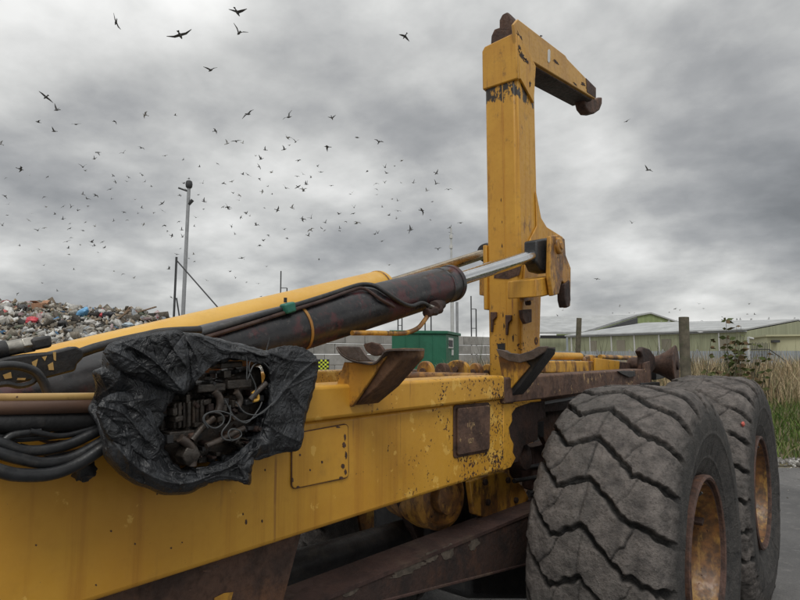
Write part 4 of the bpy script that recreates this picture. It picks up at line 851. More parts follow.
for q in ((520.5, 40, 1.6, 7, -.35), (525, 52, 1.5, 6, -.5), (556, 62, 3.2, 1.1, .8), (590, 90, 4.5, 2.2, 1.0), (583, 84, 2.4, 1.2, .9), (575, 84, 2, .7, .8), (541, 36, 1.2, .8, 0)): ragged(*q, XC1+.0100, 'dark_rust', jib)
for q in ((522, 56, 1.8, 4.5, -.5), (526.5, 61, 1.2, 3, -.6), (519.5, 47.5, 1.0, 2.2, -.4), (530, 84, .8, 2.4, 0)): ragged(*q, x1+.0002, 'dark_rust', hc)
# pivot plates on the near side of the arm
inner = [(536, 190), (541.5, 218), (547, 227), (563, 237), (565, 260), (558, 293), (541, 297), (539, 372), (522, 374), (523, 290), (526, 256), (530, 240), (537, 226)]
mb = MB(); mb.px(inner, XC1+.012, -.010); pp = part('pivot_plate', mb, 'armp', bevel=.005)
outer = [(551, 236), (559, 234.5), (565, 239), (566, 255), (571, 268), (571, 283), (570.5, 306), (567, 308), (565, 300), (564.5, 283), (562, 281), (559, 294), (553, 296), (550, 275)]
mb = MB(); mb.px(outer, -1.50, -.03); oe = part('outer_ear', mb, 'worn', bevel=.006)
mb = MB(); mb.lathe(aX(558, 246, -1.50), (1, 0, 0), [(.052, -.02), (.052, .012), (.044, .02), (.024, .022), (.022, .03), (.006, .03)], 28); part('pivot_boss', mb, 'worn', oe, bevel=.002)
mb = MB(); mb.px([(565, 284), (570, 280), (571, 300), (569.5, 307), (567, 307.5), (565.3, 300)], -1.488, -.055); part('claw', mb, 'dark_rust', oe, bevel=.006)
mb = MB(); mb.px([(536, 279), (558, 275), (557, 294), (536, 297)], -1.54, -.19); part('bracket_web', mb, 'yellow', pp, bevel=.006)
mb = MB(); mb.px([(523, 289), (534, 286), (534, 300), (524, 302)], -1.69, -.03); part('wear_block', mb, 'worn', pp, bevel=.004)
# rear-side clevis of the far cylinder
mb = MB(); mb.bb(-2.02, -1.992, 3.40, 3.66, 2.06, 2.50); part('pivot_plate', mb, 'yellow', bevel=.005)
mb = MB(); mb.py([(479, 279), (491, 276), (491, 306), (487, 309), (484, 296), (479, 295)], 3.42, .20); part('outer_ear', mb, 'worn', bevel=.006)
mb = MB(); mb.py([(482, 262), (493, 262), (493, 278), (482, 278)], 3.44, .15); part('clevis', mb, 'black', bevel=.01)
# lower details of the arm front
mb = MB(); mb.py([(494, 268), (522, 263), (519, 275), (508, 279), (494, 278)], YC0-.004, .004); part('rub_mark', mb, 'rust', arm, bevel=0)
mb = MB(); mb.py([(497, 344), (505, 343), (505, 350), (498, 351)], YC0-.003, .003); part('drain_hole', mb, 'black', arm, bevel=0)
for u, v in ((492, 320), (507, 323)):
    mb = MB(); mb.py([(u-2, v-8), (u+4, v-8), (u+4, v-3), (u+1, v), (u, v+12), (u-1.5, v+12)], YC0-.02, .02); part('lug_bracket', mb, 'rust', arm, bevel=.003)
mb = MB(); mb.px([(522, 310), (532, 309), (532, 322), (526, 324), (523, 318)], XC1+.055, -.025); part('side_bracket', mb, 'rust', arm, bevel=.004)
mb = MB(); mb.lathe(aX(526, 303, XC1+.03), (1, 0, 0), [(.016, 0), (.016, .03), (.006, .034)], 8); part('bolt', mb, 'dark_rust', arm, bevel=0)
mb = MB(); mb.lathe(aX(535, 341, XC1+.004), (1, 0, 0), [(.026, 0), (.026, .01), (.012, .012), (.010, .004)], 16); part('grease_boss', mb, 'rust', arm, bevel=0)
for u, v, s in ((501, 200, .006), (502, 222, .005), (502, 246, .008), (503, 315, .008), (504, 326, .010), (513, 338, .012)):
    q = aY(u, v, YC0-.001); h_ = s*random.uniform(1.8, 3.2); pg = [q+np.array((s*.5*math.sin(a), 0, h_*math.cos(a)*(.7+.3*math.cos(3*a+u)))) for a in np.linspace(0, 2*PI, 11)[:-1]]
    mb = MB(); mb.ext(pg, (0, .002, 0)); part('rust_pit', mb, 'dark_rust', arm, bevel=0)

# --- lift cylinders
def along(P, Q, t): return P+(Q-P)*t
cA, cB = aX(452, 283, -1.6), aX(331, 317.5, -1.6); dvec = (cA-cB)/np.linalg.norm(cA-cB); cEnd = cA; cStart = cA-dvec*2.35
r_ = .088
mb = MB(); Lc = np.linalg.norm(cEnd-cStart); mb.lathe(cStart, dvec, [(r_*.5, 0), (r_, .03), (r_, Lc-.115), (r_+.003, Lc-.112), (r_+.003, Lc-.105), (r_, Lc-.10), (r_, Lc-.035), (r_+.004, Lc-.033), (r_+.004, Lc-.008), (r_-.004, Lc), (r_-.02, Lc+.002), (.045, Lc+.002)], 56)
cyl = part('lift_cylinder', mb, 'barrel', bevel=0)
rodE = aX(549, 250.5, -1.6); rodS = aX(455, 280, -1.6)
mb = MB(); mb.tube([rodS-(rodE-rodS)*.1, rodE], .0385, 36); part('piston_rod', mb, 'chrome', cyl, bevel=0)
q = rodE; rdir = (rodE-rodS)/np.linalg.norm(rodE-rodS)
mb = MB(); mb.lathe(q-rdir*.03, rdir, [(.042, 0), (.058, .004), (.060, .03), (.05, .05)], 28); part('rod_collar', mb, 'black', cyl, bevel=0)
mb = MB(); mb.px([(537, 240), (553, 237), (555, 243), (555, 270), (549, 273), (541, 271), (537, 262)], -1.555, -.09); part('rod_clevis', mb, 'black', cyl, bevel=.012)
mb = MB(); sm = aX(296, 330, -1.6)
tt = np.dot(sm-cStart, dvec); mb.lathe(cStart+dvec*(tt-.007), dvec, [(r_+.001, 0), (r_+.003, 0), (r_+.003, .011), (r_+.001, .011)], 48); part('band', mb, 'veryworn', cyl, bevel=0)
# far cylinder
XF = -2.14
fA, fB = aX(383, 287.5, XF), aX(200, 336, XF); fd = (fA-fB)/np.linalg.norm(fA-fB); Lf_ = 2.0; fS = fA-fd*Lf_
mb = MB(); rf = .10; mb.lathe(fS, fd, [(rf*.5, 0), (rf, .03), (rf, Lf_-.02), (rf-.01, Lf_), (.05, Lf_+.002)], 48); fc = part('lift_cylinder', mb, 'cyl_y', bevel=0)
mb = MB(); mb.lathe(fA-fd*.05, fd, [(rf+.001, 0), (rf+.003, .002), (rf+.003, .010), (rf+.001, .012)], 48); part('seam_ring', mb, 'worn', fc, bevel=0)
e_ = aX(488, 252.5, XF); mb = MB(); mb.tube([fA-fd*.1, e_], .036, 28); part('piston_rod', mb, 'bronze', fc, bevel=0)
mb = MB(); mb.lathe(e_-fd*.05, fd, [(.04, 0), (.068, .01), (.072, .05), (.06, .16)], 24); part('rod_clevis', mb, 'black', fc, bevel=0)
# barrel end bracket at the foot, pipes along the barrel
def onbar(u, v, off=0.02, X=None):   # point just outside the near barrel along the sight line
    d = ray(u, v); e = np.array((0, 0, EYE)); best = None
    # nearest approach solved numerically against cylinder radius r_+off
    lo = None
    for s in np.linspace(.8, 4.5, 1500):
        p = e+d*s; w_ = p-cStart; rad = np.linalg.norm(w_-dvec*np.dot(w_, dvec))
        if best is None or rad < best[0]: best = (rad, p)
        if rad <= r_+off: return p
    return best[1]
pipe = [onbar(u, v, .014) for u, v in ((150, 345), (200, 334), (245, 320), (285, 308.5), (325, 296), (352, 287), (363, 284.5), (375, 286), (388, 294), (402, 303), (412, 306))]+[aX(421, 303, -1.5), aX(427, 305, -1.5), aX(431, 311, -1.5)]
mb = MB(); mb.tube(pipe, .0095, 10, 4); part('hydraulic_pipe', mb, 'black', bevel=0)
pipe2 = [onbar(u, v, .012) for u, v in ((200, 339), (245, 325.5), (290, 311), (325, 300), (350, 291), (364, 288.5), (380, 299), (394, 307))]
mb = MB(); mb.tube(pipe2, .0065, 8, 4); part('hydraulic_pipe', mb, 'underarm', bevel=0)
q = aX(432, 311, -1.5); mb = MB(); mb.box(q, (.045, .05, .04)); ft = part('pipe_fitting', mb, 'dark_rust', bevel=.01)
mb = MB(); mb.tube([aX(426, 313, -1.5), aX(440, 309, -1.5)], .021, 12); part('union_nut', mb, 'underarm', ft, bevel=.003)
mb = MB(); mb.tube([aX(434, 306.5, -1.5), aX(441, 304, -1.56)], .026, 12); part('union_nut', mb, 'dark_rust', ft, bevel=.003)
mb = MB(); mb.tube([aX(429, 306, -1.49), aX(433, 307.5, -1.49)], .010, 8); part('bleed_nipple', mb, 'steel', ft, bevel=0)
low = [aX(u, v, -1.5) for u, v in ((429, 314), (424, 321), (418, 328), (409, 332), (398, 333.5), (375, 333), (352, 333))]
mb = MB(); mb.tube(low, .010, 10, 5); part('return_pipe', mb, M['worn'], bevel=0)
q = onbar(288, 308, .02); Rc = Matrix.Rotation(.28, 3, 'X')
mb = MB(); mb.box(q, (.035, .045, .035), Rc); cl_ = part('pipe_clamp', mb, M['greenclip'], bevel=.006)
mb = MB(); mb.tube([q+(0, -.012, .018), q+(0, -.012, .034)], .006, 6); part('clamp_bolt', mb, 'black', cl_, bevel=0)

# --- bracket, fittings and hoses at the left
mb = MB(); mb.px([(-30, 368), (8, 357), (28, 354), (52, 352), (76, 346), (84, 350), (84, 358), (78, 364), (76, 371), (45, 379), (30, 381), (-30, 395)], -1.42, -.035); bk = part('mounting_bracket', mb, 'black', bevel=.005)
for q in ([(32, 362), (38, 359), (36, 367), (33, 367)], [(48, 365), (53, 362), (54, 370), (49, 370)], [(53, 352), (56, 352), (56, 361), (54, 360)], [(3, 375), (11, 372), (12, 378), (5, 379)], [(18, 378), (26, 378), (25, 380), (17, 380)], [(42, 357), (47, 356), (45, 361)]):
    mb = MB(); mb.px(q, -1.4185, -.0015); part('bare_patch', mb, 'tanpipe', bk, bevel=0)
mb = MB(); mb.tube([aX(-10, 352, -1.45), aX(6, 349, -1.45)], .020, 14); f1_ = part('hose_end', mb, 'black', bevel=.002)
mb = MB(); mb.tube([aX(3, 349.5, -1.45), aX(22, 346, -1.45)], .0165, 20); part('ferrule', mb, 'steel', f1_, bevel=.002)
mb = MB(); mb.tube([aX(21, 346.2, -1.45), aX(33, 344, -1.45)], [.019, .019], 6); part('hex_nut', mb, 'steel', f1_, bevel=.002)
mb = MB(); mb.px([(31, 339), (52, 335), (53, 347), (33, 351)], -1.43, -.045); part('adapter_block', mb, 'black', f1_, bevel=.006)
mb = MB(); mb.tube([aX(u, v, -1.5) for u, v in ((78, 354), (95, 348), (120, 341.5), (145, 336), (165, 332), (200, 330))], .0125, 10, 5); part('delivery_pipe', mb, 'black', bevel=0)
mb = MB(); mb.tube([aX(u, v, -1.38) for u, v in ((-20, 372), (0, 366), (18, 366), (34, 371), (42, 380), (46, 388), (50, 400))], .0095, 10, 5); part('hose', mb, 'hose', bevel=0)
mb = MB(); mb.tube([aX(u, v, -1.39) for u, v in ((-20, 389), (5, 384), (20, 386), (33, 382), (36, 374), (30, 369))], .006, 8, 5); part('hose', mb, 'hose', bevel=0)
mb = MB(); mb.bb(-1.62, -1.40, -.4, .82, 1.60, 1.655); part('foot_block', mb, 'worn', bevel=.012)
# big pipes
def tubeX(name, uvs, X, r, mat, n=20, sub=4, parent=truck): mb = MB(); mb.tube([aX(u, v, X) for u, v in uvs], r, n, sub); return part(name, mb, mat, parent, bevel=0)
tubeX('main_pipe', [(-40, 407.5), (40, 406.5), (98, 405.5), (125, 405)], -1.27, .0150, mat_two := paint('pipe_paint', (.085, .050, .038), (.15, .085, .055), chips=.3, streak=0, dirt=.6))
tubeX('pipe_top_paint', [(-40, 398.5), (40, 397.5), (92, 396.8), (120, 396.5)], -1.268, .0085, 'tanpipe')  # added thin tube stands for the yellow-painted top of the brown pipe
tubeX('main_pipe', [(-40, 423.5), (40, 422), (98, 420.5), (125, 420)], -1.28, .0200, 'black')
for uv, X, r in (([(-30, 436), (0, 443), (20, 450), (45, 450), (70, 444), (96, 432), (110, 424)], -1.25, .0105),
                 ([(-30, 445), (-5, 452), (20, 459), (45, 463), (72, 458), (100, 443), (112, 436)], -1.24, .0110),
                 ([(-30, 460), (0, 471), (20, 475), (50, 474), (78, 464), (104, 447), (115, 440)], -1.23, .0125),
                 ([(-30, 430), (10, 438), (40, 437), (70, 434), (100, 431)], -1.28, .0075),
                 ([(-20, 460), (5, 440), (16, 434), (40, 431)], -1.27, .0085),
                 ([(30, 431), (60, 436), (85, 431), (98, 427)], -1.26, .0055),
                 ([(8, 452), (40, 461), (80, 452), (105, 438)], -1.29, .0080),
                 ([(20, 446), (60, 455), (100, 444)], -1.285, .006)):
    tubeX('hose', uv, X, r, 'hose', 14, 5)
for uv in ([(0, 434), (15, 441), (30, 436), (50, 442), (90, 438)], [(10, 441), (30, 448), (60, 441)]): tubeX('copper_pipe', uv, -1.29, .003, 'rust', 8, 5)
mb = MB(); crumple(mb, aX(84, 470, -1.27), (.03, .045, .045), 4, 12, 8, .5); mb.tube([aX(84, 462, -1.27), aX(87, 472, -1.27), aX(95, 474, -1.27)], .006, 6, 3); part('hose_tie', mb, 'black', bevel=0)
mb = MB(); mb.px([(-20, 452), (20, 456), (60, 462), (90, 450), (90, 436), (-20, 430)], -1.34, -.006); part('hose_guard', mb, 'worn', bevel=.002)

# --- deck clutter seen over the rail
for k, (u0, u1, v0, mt) in enumerate(((416, 432, 361, 'worn'), (434, 446, 363, 'rust'), (445, 468, 360, 'worn'), (468, 480, 363, 'veryworn'), (480, 494, 364, 'worn'), (495, 506, 366, 'veryworn'))):
    Yk = 2.75+.22*k; a = aY(u0, v0, Yk); b = aY(u1, v0, Yk); zc = a[2]; mb = MB(); n_ = 7; rr_ = (b[0]-a[0])*.5
    arc = [((a[0]+b[0])/2+(b[0]-a[0])*.5*math.cos(t), Yk, zc-.08+.08*math.sin(t)**.7) for t in np.linspace(PI, 0, 11)]
    arc = [(a[0], Yk, 1.56)]+arc+[(b[0], Yk, 1.56)]; mb.ext(arc, (0, .035+.02*(k % 2), 0)); lg = part('pivot_lug', mb, mt, bevel=.006)
    mb = MB(); mb.lathe(((a[0]+b[0])/2, Yk-.02, zc-.06), (0, 1, 0), [(.02, 0), (.02, .015), (.008, .02)], 8); part('pin_head', mb, 'rust', lg, bevel=0)
mb = MB(); mb.tube([(-2.2, 2.7, 1.63), (-1.6, 2.72, 1.63)], .03, 14); part('roller_shaft', mb, 'veryworn', bevel=0)
# long things behind the tail beam
Xb = -1.62
mb = MB(); mb.tube([aX(545, 356, Xb), aX(580, 356.5, Xb)], .026, 16); part('yellow_tube', mb, 'yellow', bevel=0)
mb = MB(); mb.px([(545, 361), (596, 361), (596, 373), (545, 373)], -1.56, -.05); part('deck_rail', mb, 'worn', bevel=.008)
mb = MB(); mb.px([(597, 360), (632, 362.5), (632, 370), (597, 372)], -1.55, -.06); part('deck_rail', mb, 'rust', bevel=.006)
mb = MB(); mb.px([(596, 358), (620, 361), (619, 371), (596, 372)], -1.54, -.02); part('wear_strip', mb, 'yellow', bevel=.004)
mb = MB(); mb.tube([aX(582, 355.5, -1.75), aX(600, 356.5, -1.75)], .014, 10); part('grey_rod', mb, 'steel', bevel=0)
mb = MB(); mb.tube([aX(600, 357, -1.7), aX(643, 358.5, -1.7)], .020, 12); part('yellow_tube', mb, 'worn', bevel=0)
mb = MB(); pts = [aX(592+7*math.cos(t), 362-7*abs(math.sin(t)), -1.58) for t in np.linspace(PI, 0, 9)]; mb.ext(pts, (-.03, 0, 0)); part('round_lug', mb, 'worn', bevel=.004)
mb = MB(); mb.px([(616, 371), (633, 371), (634, 376), (628, 377.5), (620, 374)], -1.322, .012); part('black_bracket', mb, 'black', bevel=.003)
# tail bracket and flared roller
mb = MB(); mb.px([(643, 357), (640.5, 351), (644, 347), (650, 349), (655, 356), (656, 368), (652, 373), (652, 386), (643, 387)], -1.34, -.045); tbk = part('tail_bracket', mb, 'dark_rust', bevel=.01)
mb = MB(); mb.px([(645, 363), (650, 361), (651, 384), (645, 385)], -1.32, -.02); part('bracket_rib', mb, 'beam', tbk, bevel=.004)
mb = MB(); mb.px([(642, 383), (660, 382), (660, 389), (642, 390)], -1.31, -.10); part('bracket_foot', mb, 'black', tbk, bevel=.004)
q = aX(657, 367, -1.45)
ro = aX(676, 365, -1.22); mb = MB(); mb.lathe(ro, (-1, -.1, 0), [(.02, -.006), (.155, -.004), (.158, .004), (.150, .010), (.115, .06), (.08, .12), (.062, .18), (.06, .34), (.05, .36)], 40); rl = part('tail_roller', mb, 'rust', bevel=0)
mb = MB(); mb.lathe(ro, (1, .1, 0), [(.04, 0), (.04, .02), (.015, .026)], 14); part('roller_hub', mb, 'dark_rust', rl, bevel=0)
mb = MB(); mb.px([(656, 360), (665, 360), (665, 378), (656, 380)], -1.40, -.06); part('roller_mount', mb, 'black', bevel=.006)

# --- wheels
def tyre_mesh(name, NP, NS, seed, NR=25, bald=False):
    half = [(0, .800), (.10, .799), (.18, .793), (.235, .780), (.268, .760), (.290, .730), (.303, .70), (.312, .655), (.313, .60), (.303, .535), (.287, .475), (.268, .425), (.250, .39), (.235, .372)]
    P = np.array([(-x, r) for x, r in half[::-1]]+half[1:]); s = np.r_[0, np.cumsum(np.linalg.norm(np.diff(P, axis=0), axis=1))]
    P = np.array(crom([np.array(p) for p in P], 10)); s = np.r_[0, np.cumsum(np.linalg.norm(np.diff(P, axis=0), axis=1))]
    Lp = s[-1]; u = np.linspace(0, 1, NS); dens = u+.10*np.sin(2*PI*u)*(-1)*-1; q = dens*Lp
    q = np.linspace(0, Lp, NS); x = np.interp(q, s, P[:, 0]); r = np.interp(q, s, P[:, 1])
    tx, tr = np.gradient(x), np.gradient(r); nl = np.hypot(tx, tr); nx, nr_ = -tr/nl, tx/nl    # outward normal
    sg = (q-Lp/2)/.30                                              # -1..1 over the tread face, measured along the profile
    ph = np.linspace(0, 2*PI, NP, endpoint=False); PH, S = np.meshgrid(ph, sg, indexing='ij')
    g = np.random.default_rng(seed); nz = np.zeros_like(PH)
    for k in range(46):                                          # periodic lumpy noise
        fa, fb = g.integers(4, 90), g.uniform(2, 30); nz += np.sin(fa*PH+fb*S+g.uniform(0, 6.3))*np.sin(g.integers(3, 60)*PH-g.uniform(2, 26)*S+g.uniform(0, 6.3))/(1+.04*fa)
    nz /= nz.std()
    zx = np.array([-1.6, -1.0, -.52, -.08, .48, 1.0, 1.6]); zy = np.array([-.42, -.05, .70, .42, 1.20, 1.42, 1.52])
    zzs = np.interp(S, zx, zy); dz_ = np.interp(S+.01, zx, zy)-np.interp(S-.01, zx, zy)
    pl_ = 2*PI*.8/NR; T = PH/(2*PI)*NR+zzs+.022*nz; fr = T-np.floor(T); dist = np.minimum(fr, 1-fr)*pl_/np.sqrt(1+(pl_*dz_/(.02*.30))**2)
    aS = np.abs(S); gw = .0092+.005*np.clip((aS-.75)/.3, 0, 1)
    edge = lambda d, w_, soft: 1-np.clip((d-w_)/soft, 0, 1)**.6
    fade = 1-np.clip((aS-1.12)/.14, 0, 1)
    main = edge(dist, gw, .0055)*(.025+.006*np.clip(aS-.6, 0, .4)/.4)*fade
    if bald: main = main*np.clip((aS-.62)/.12, .12, 1)
    row = np.floor(T); rnd = lambda a, b: (np.sin(a*127.1+b*311.7+seed)*43758.5453) % 1.0
    thin = 0*S; col = 0*S
    for k, (sk, sl) in enumerate(((-.56, .34), (-.10, .06), (.46, .30))):
        dd = np.abs(S-sk-sl*(fr-.5)-.008*np.sin(7*fr+row*1.7))*.30
        thin = np.maximum(thin, edge(dd, .0014, .005)*(.004+.009*rnd(row, k))*(aS < 1)); col = col+(S > sk+sl*(fr-.5))
    blk = (rnd(row % NR, col)-.5)*.004-.008*(fr-.5)*(1-np.clip((aS-1)/.15, 0, 1))
    chip = np.clip(nz-1.2, 0, 2)*.0022*(dist < .03)
    h = -np.maximum(main, thin)+blk+nz*(.0022 if bald else .0015)*(aS < 1.2)-chip*fade
    # raised ring and lettering band on the sidewall
    h += .004*np.exp(-((aS-1.55)/.03)**2)+.003*np.exp(-((aS-1.95)/.02)**2)
    R_ = r[None]+nr_[None]*h; X_ = x[None]+nx[None]*h+0*PH
    V = np.stack([X_, -R_*np.cos(PH), R_*np.sin(PH)], -1).reshape(-1, 3)
    crown = np.clip(1.15-np.clip((aS-1.0)/.25, 0, 1)*.95, 0, 1)*np.clip(1-np.maximum(main/.018, thin/.012)*.8, 0, 1)
    i, j = np.meshgrid(np.arange(NP), np.arange(NS-1), indexing='ij'); i2 = (i+1) % NP
    F = np.stack([i*NS+j, i2*NS+j, i2*NS+j+1, i*NS+j+1], -1).reshape(-1, 4)
    o = raw(name, V, F, None, M['tyre'], None); me = o.data
    a = me.attributes.new('crown', 'FLOAT', 'POINT'); a.data.foreach_set('value', crown.ravel().astype(np.float32)); me.shade_smooth()
    sc.collection.objects.unlink(o); bpy.data.objects.remove(o); return me
tm1, tm2 = tyre_mesh('tyre', 1500, 270, 3), tyre_mesh('tyre', 1000, 190, 11, 25, True)
XW = -.624-.313
def wheel(X, Y, me, flip, rot, label):
    c = np.array((X, Y, .8)); t = bpy.data.objects.new('tyre', me); sc.collection.objects.link(t); t.parent = truck; t.location = c-ORG[truck.name]; ORG[t.name] = c; t['label'] = label
    t.rotation_euler = (rot, 0, PI if flip else 0); sx = -1 if flip else 1
    pr = [(.372, .225), (.384, .262), (.384, .285), (.372, .292), (.362, .286), (.360, .262), (.352, .258), (.350, .27), (.338, .27), (.334, .24), (.318, .21), (.305, .12), (.300, -.06), (.27, -.075), (.14, -.04), (.14, .02), (.11, .04), (.03, .045)]
    mb = MB(); mb.lathe(c, (sx, 0, 0), [(.355, -.24), (.350, .255)]+pr[8:], 64); r_ = part('wheel_rim', mb, 'rimpaint', bevel=0)
    mb = MB(); mb.lathe(c, (sx, 0, 0), pr[:8]+[(.345, .262), (.352, .25), (.36, .22)], 64, caps=False); part('rim_flange', mb, 'flange', r_, bevel=0)
    if flip: return
    for k in range(16):
        a = 2*PI*k/16; q = c+np.array((-.055, .215*math.cos(a), .215*math.sin(a))); mb = MB(); mb.lathe(q, (1, 0, 0), [(.017, 0), (.017, .025), (.009, .03), (.009, .045)], 6); part('wheel_nut', mb, 'rust', r_, bevel=0)
    mb = MB(); mb.lathe(c, (1, 0, 0), [(.145, -.05), (.145, .05), (.12, .075), (.06, .085), (.055, .11), (.01, .112)], 28); part('hub', mb, 'veryworn', r_, bevel=0)
    for a in (0.35, 2.4, 4.5):
        q = c+np.array((.16, .29*math.cos(a), .29*math.sin(a))); mb = MB(); mb.box(q, (.10, .05, .02), Matrix.Rotation(a, 3, 'X')); part('rim_cleat', mb, 'dark_rust', r_, bevel=.004)
    q = c+np.array((.2, -.1, .335)); mb = MB(); mb.tube([q+(0, 0, -.02), q+(.06, 0, -.03), q+(.09, 0, -.01)], .006, 8, 3); part('valve_stem', mb, 'black', r_, bevel=0)
M['rimpaint'] = paint('rim_paint', (.44, .26, .06), (.24, .12, .04), chips=.5, streak=.9, dirt=1., stain=.86, chipscale=30)
M['flange'] = rusty('rim_flange_rust', a=(.05, .03, .024), mid=(.11, .06, .045), c=(.20, .09, .045), sc_=1.3)
wheel(XW, 3.119, tm1, False, .06, 'front rear tyre, nearest the camera, with dusty zigzag lugs')
wheel(XW, 4.857, tm2, False, .3, 'rearmost tyre with smoother worn lugs')
wheel(-1.87*2-XW, 3.119, tm2, True, .1, 'far side tyre'); wheel(-1.87*2-XW, 4.857, tm2, True, .5, 'far side rear tyre')
q = np.array((XW+.20, 4.857-.72, 1.08)); 
p = aX(743, 424, XW+.20)
for s_ in np.linspace(3, 6, 1200):
    q_ = np.array((0, 0, EYE))+ray(743, 424)*s_
    if math.hypot(q_[1]-4.857, q_[2]-.8) < .775 and q_[0] < XW+.29: p = q_; break
mb = MB(); crumple(mb, p, (.02, .032, .03), 8, 12, 8, .4); tag(obj('red_scrap', mb, plain('scrap_red', (.55, .12, .09), .6)), 'small red scrap stuck in the shoulder of the rearmost tyre', 'litter')

# --- valve block under the torn sheet
vb = part('valve_block', MB().px([(160, 395), (262, 366), (268, 430), (240, 456), (175, 468), (158, 440)], -1.185, -.12), 'grease', bevel=.01)
gX = -1.162
def vbox(u, v, w_, h_, dep, mat='grease', X=gX, bev=.003, nm='spool_section'):
    mb = MB(); mb.px([(u-w_/2, v-h_/2+1), (u+w_/2, v-h_/2-1), (u+w_/2, v+h_/2-1), (u-w_/2, v+h_/2+1)], X+dep, -dep-.03); return part(nm, mb, mat, vb, bevel=bev)
for k in range(5): vbox(176+k*4.6, 416-k*.6, 3.6, 26, .012+.008*(k % 2))
for k in range(3): vbox(198+k*5, 412-k, 4, 24, .01+.006*(k % 2))
vbox(212, 388, 28, 8, .03); vbox(240, 384, 24, 9, .026); vbox(183, 436, 26, 10, .02); vbox(232, 365, 22, 6, .015)
for k in range(7): vbox(166+k*14, 402+(k % 3)*17, 8, 6, .02+.004*(k % 3), random.choice(['grease', 'rust', 'black']), nm='valve_cap')
tan = plain('oily_tan', (.055, .042, .034), .4, var=.5, scale=40, bump=.2); wire = plain('grey_wire', (.065, .068, .07), .5, var=.2)
def vt(name, uvs, X, r, mat, n=8): return tubeX(name, uvs, X, r, mat, n, 4, vb)
vt('elbow_pipe', [(180, 438), (188, 444), (193, 452), (192, 466)], -1.135, .0095, tan, 12); vt('elbow_pipe', [(214, 391), (219, 397), (220, 405), (217, 414)], -1.135, .0085, tan, 12)
vt('elbow_pipe', [(236, 392), (240, 399), (238, 407)], -1.135, .0075, tan, 12); vt('elbow_pipe', [(250, 400), (258, 391), (266, 383)], -1.13, .0065, tan, 12)
vt('elbow_pipe', [(206, 446), (220, 440), (236, 432), (244, 428)], -1.13, .0065, tan, 10); vt('elbow_pipe', [(192, 440), (202, 428), (214, 418)], -1.135, .007, M['grease'], 10)
for uv in ([(208, 428), (203, 420), (206, 414), (216, 412), (223, 416), (223, 423), (216, 428), (209, 426), (204, 419), (208, 413), (218, 411), (230, 414), (246, 423), (258, 410), (262, 402)],
           [(230, 405), (230, 420), (222, 432), (224, 439), (234, 440), (241, 436), (240, 431), (232, 429), (228, 434), (232, 441)],
           [(244, 350), (247, 362), (247, 380), (253, 366), (262, 362), (269, 368)], [(236, 402), (244, 412), (254, 415), (262, 413), (270, 406)],
           [(251, 358), (249, 370), (256, 388), (250, 398)], [(225, 400), (235, 418), (247, 421), (262, 412), (274, 402)]): vt('wire', uv, -1.118, .0016, wire, 6)
vt('copper_pipe', [(252, 394), (256, 392), (258, 399), (253, 401)], -1.13, .004, M['cyl_y'])
rq = random.Random(5); grp = [MB(), MB(), MB()]
for k in range(150):
    u, v = rq.uniform(163, 268), rq.uniform(364, 464); w2, h2 = rq.uniform(1, 4.2), rq.uniform(1, 4.2); dp_ = rq.uniform(.0, .045); m_ = grp[k % 3]; xx = -1.182+dp_
    if (u-215)**2/54**2+(v-414)**2/48**2 > 1: continue
    if k % 2: m_.px([(u-w2, v-h2), (u+w2, v-h2-.5), (u+w2, v+h2-.5), (u-w2, v+h2)], xx, -.03)
    else: m_.lathe(aX(u, v, xx-.03), (1, rq.uniform(-.2, .2), rq.uniform(-.3, .3)), [(w2*.0020, 0), (w2*.0020, .03), (w2*.0013, .033), (w2*.0013, .04)], 10)
for m_, mt in zip(grp, ('grease', 'black', 'dark_rust')): kind(part('small_fittings', m_, mt, vb, bevel=.0012), 'stuff')
mb = MB(); mb.lathe(aX(184, 454, -1.16), (1, 0, 0), [(.022, 0), (.022, .03), (.012, .036)], 6); part('plug', mb, 'grease', vb, bevel=.002)

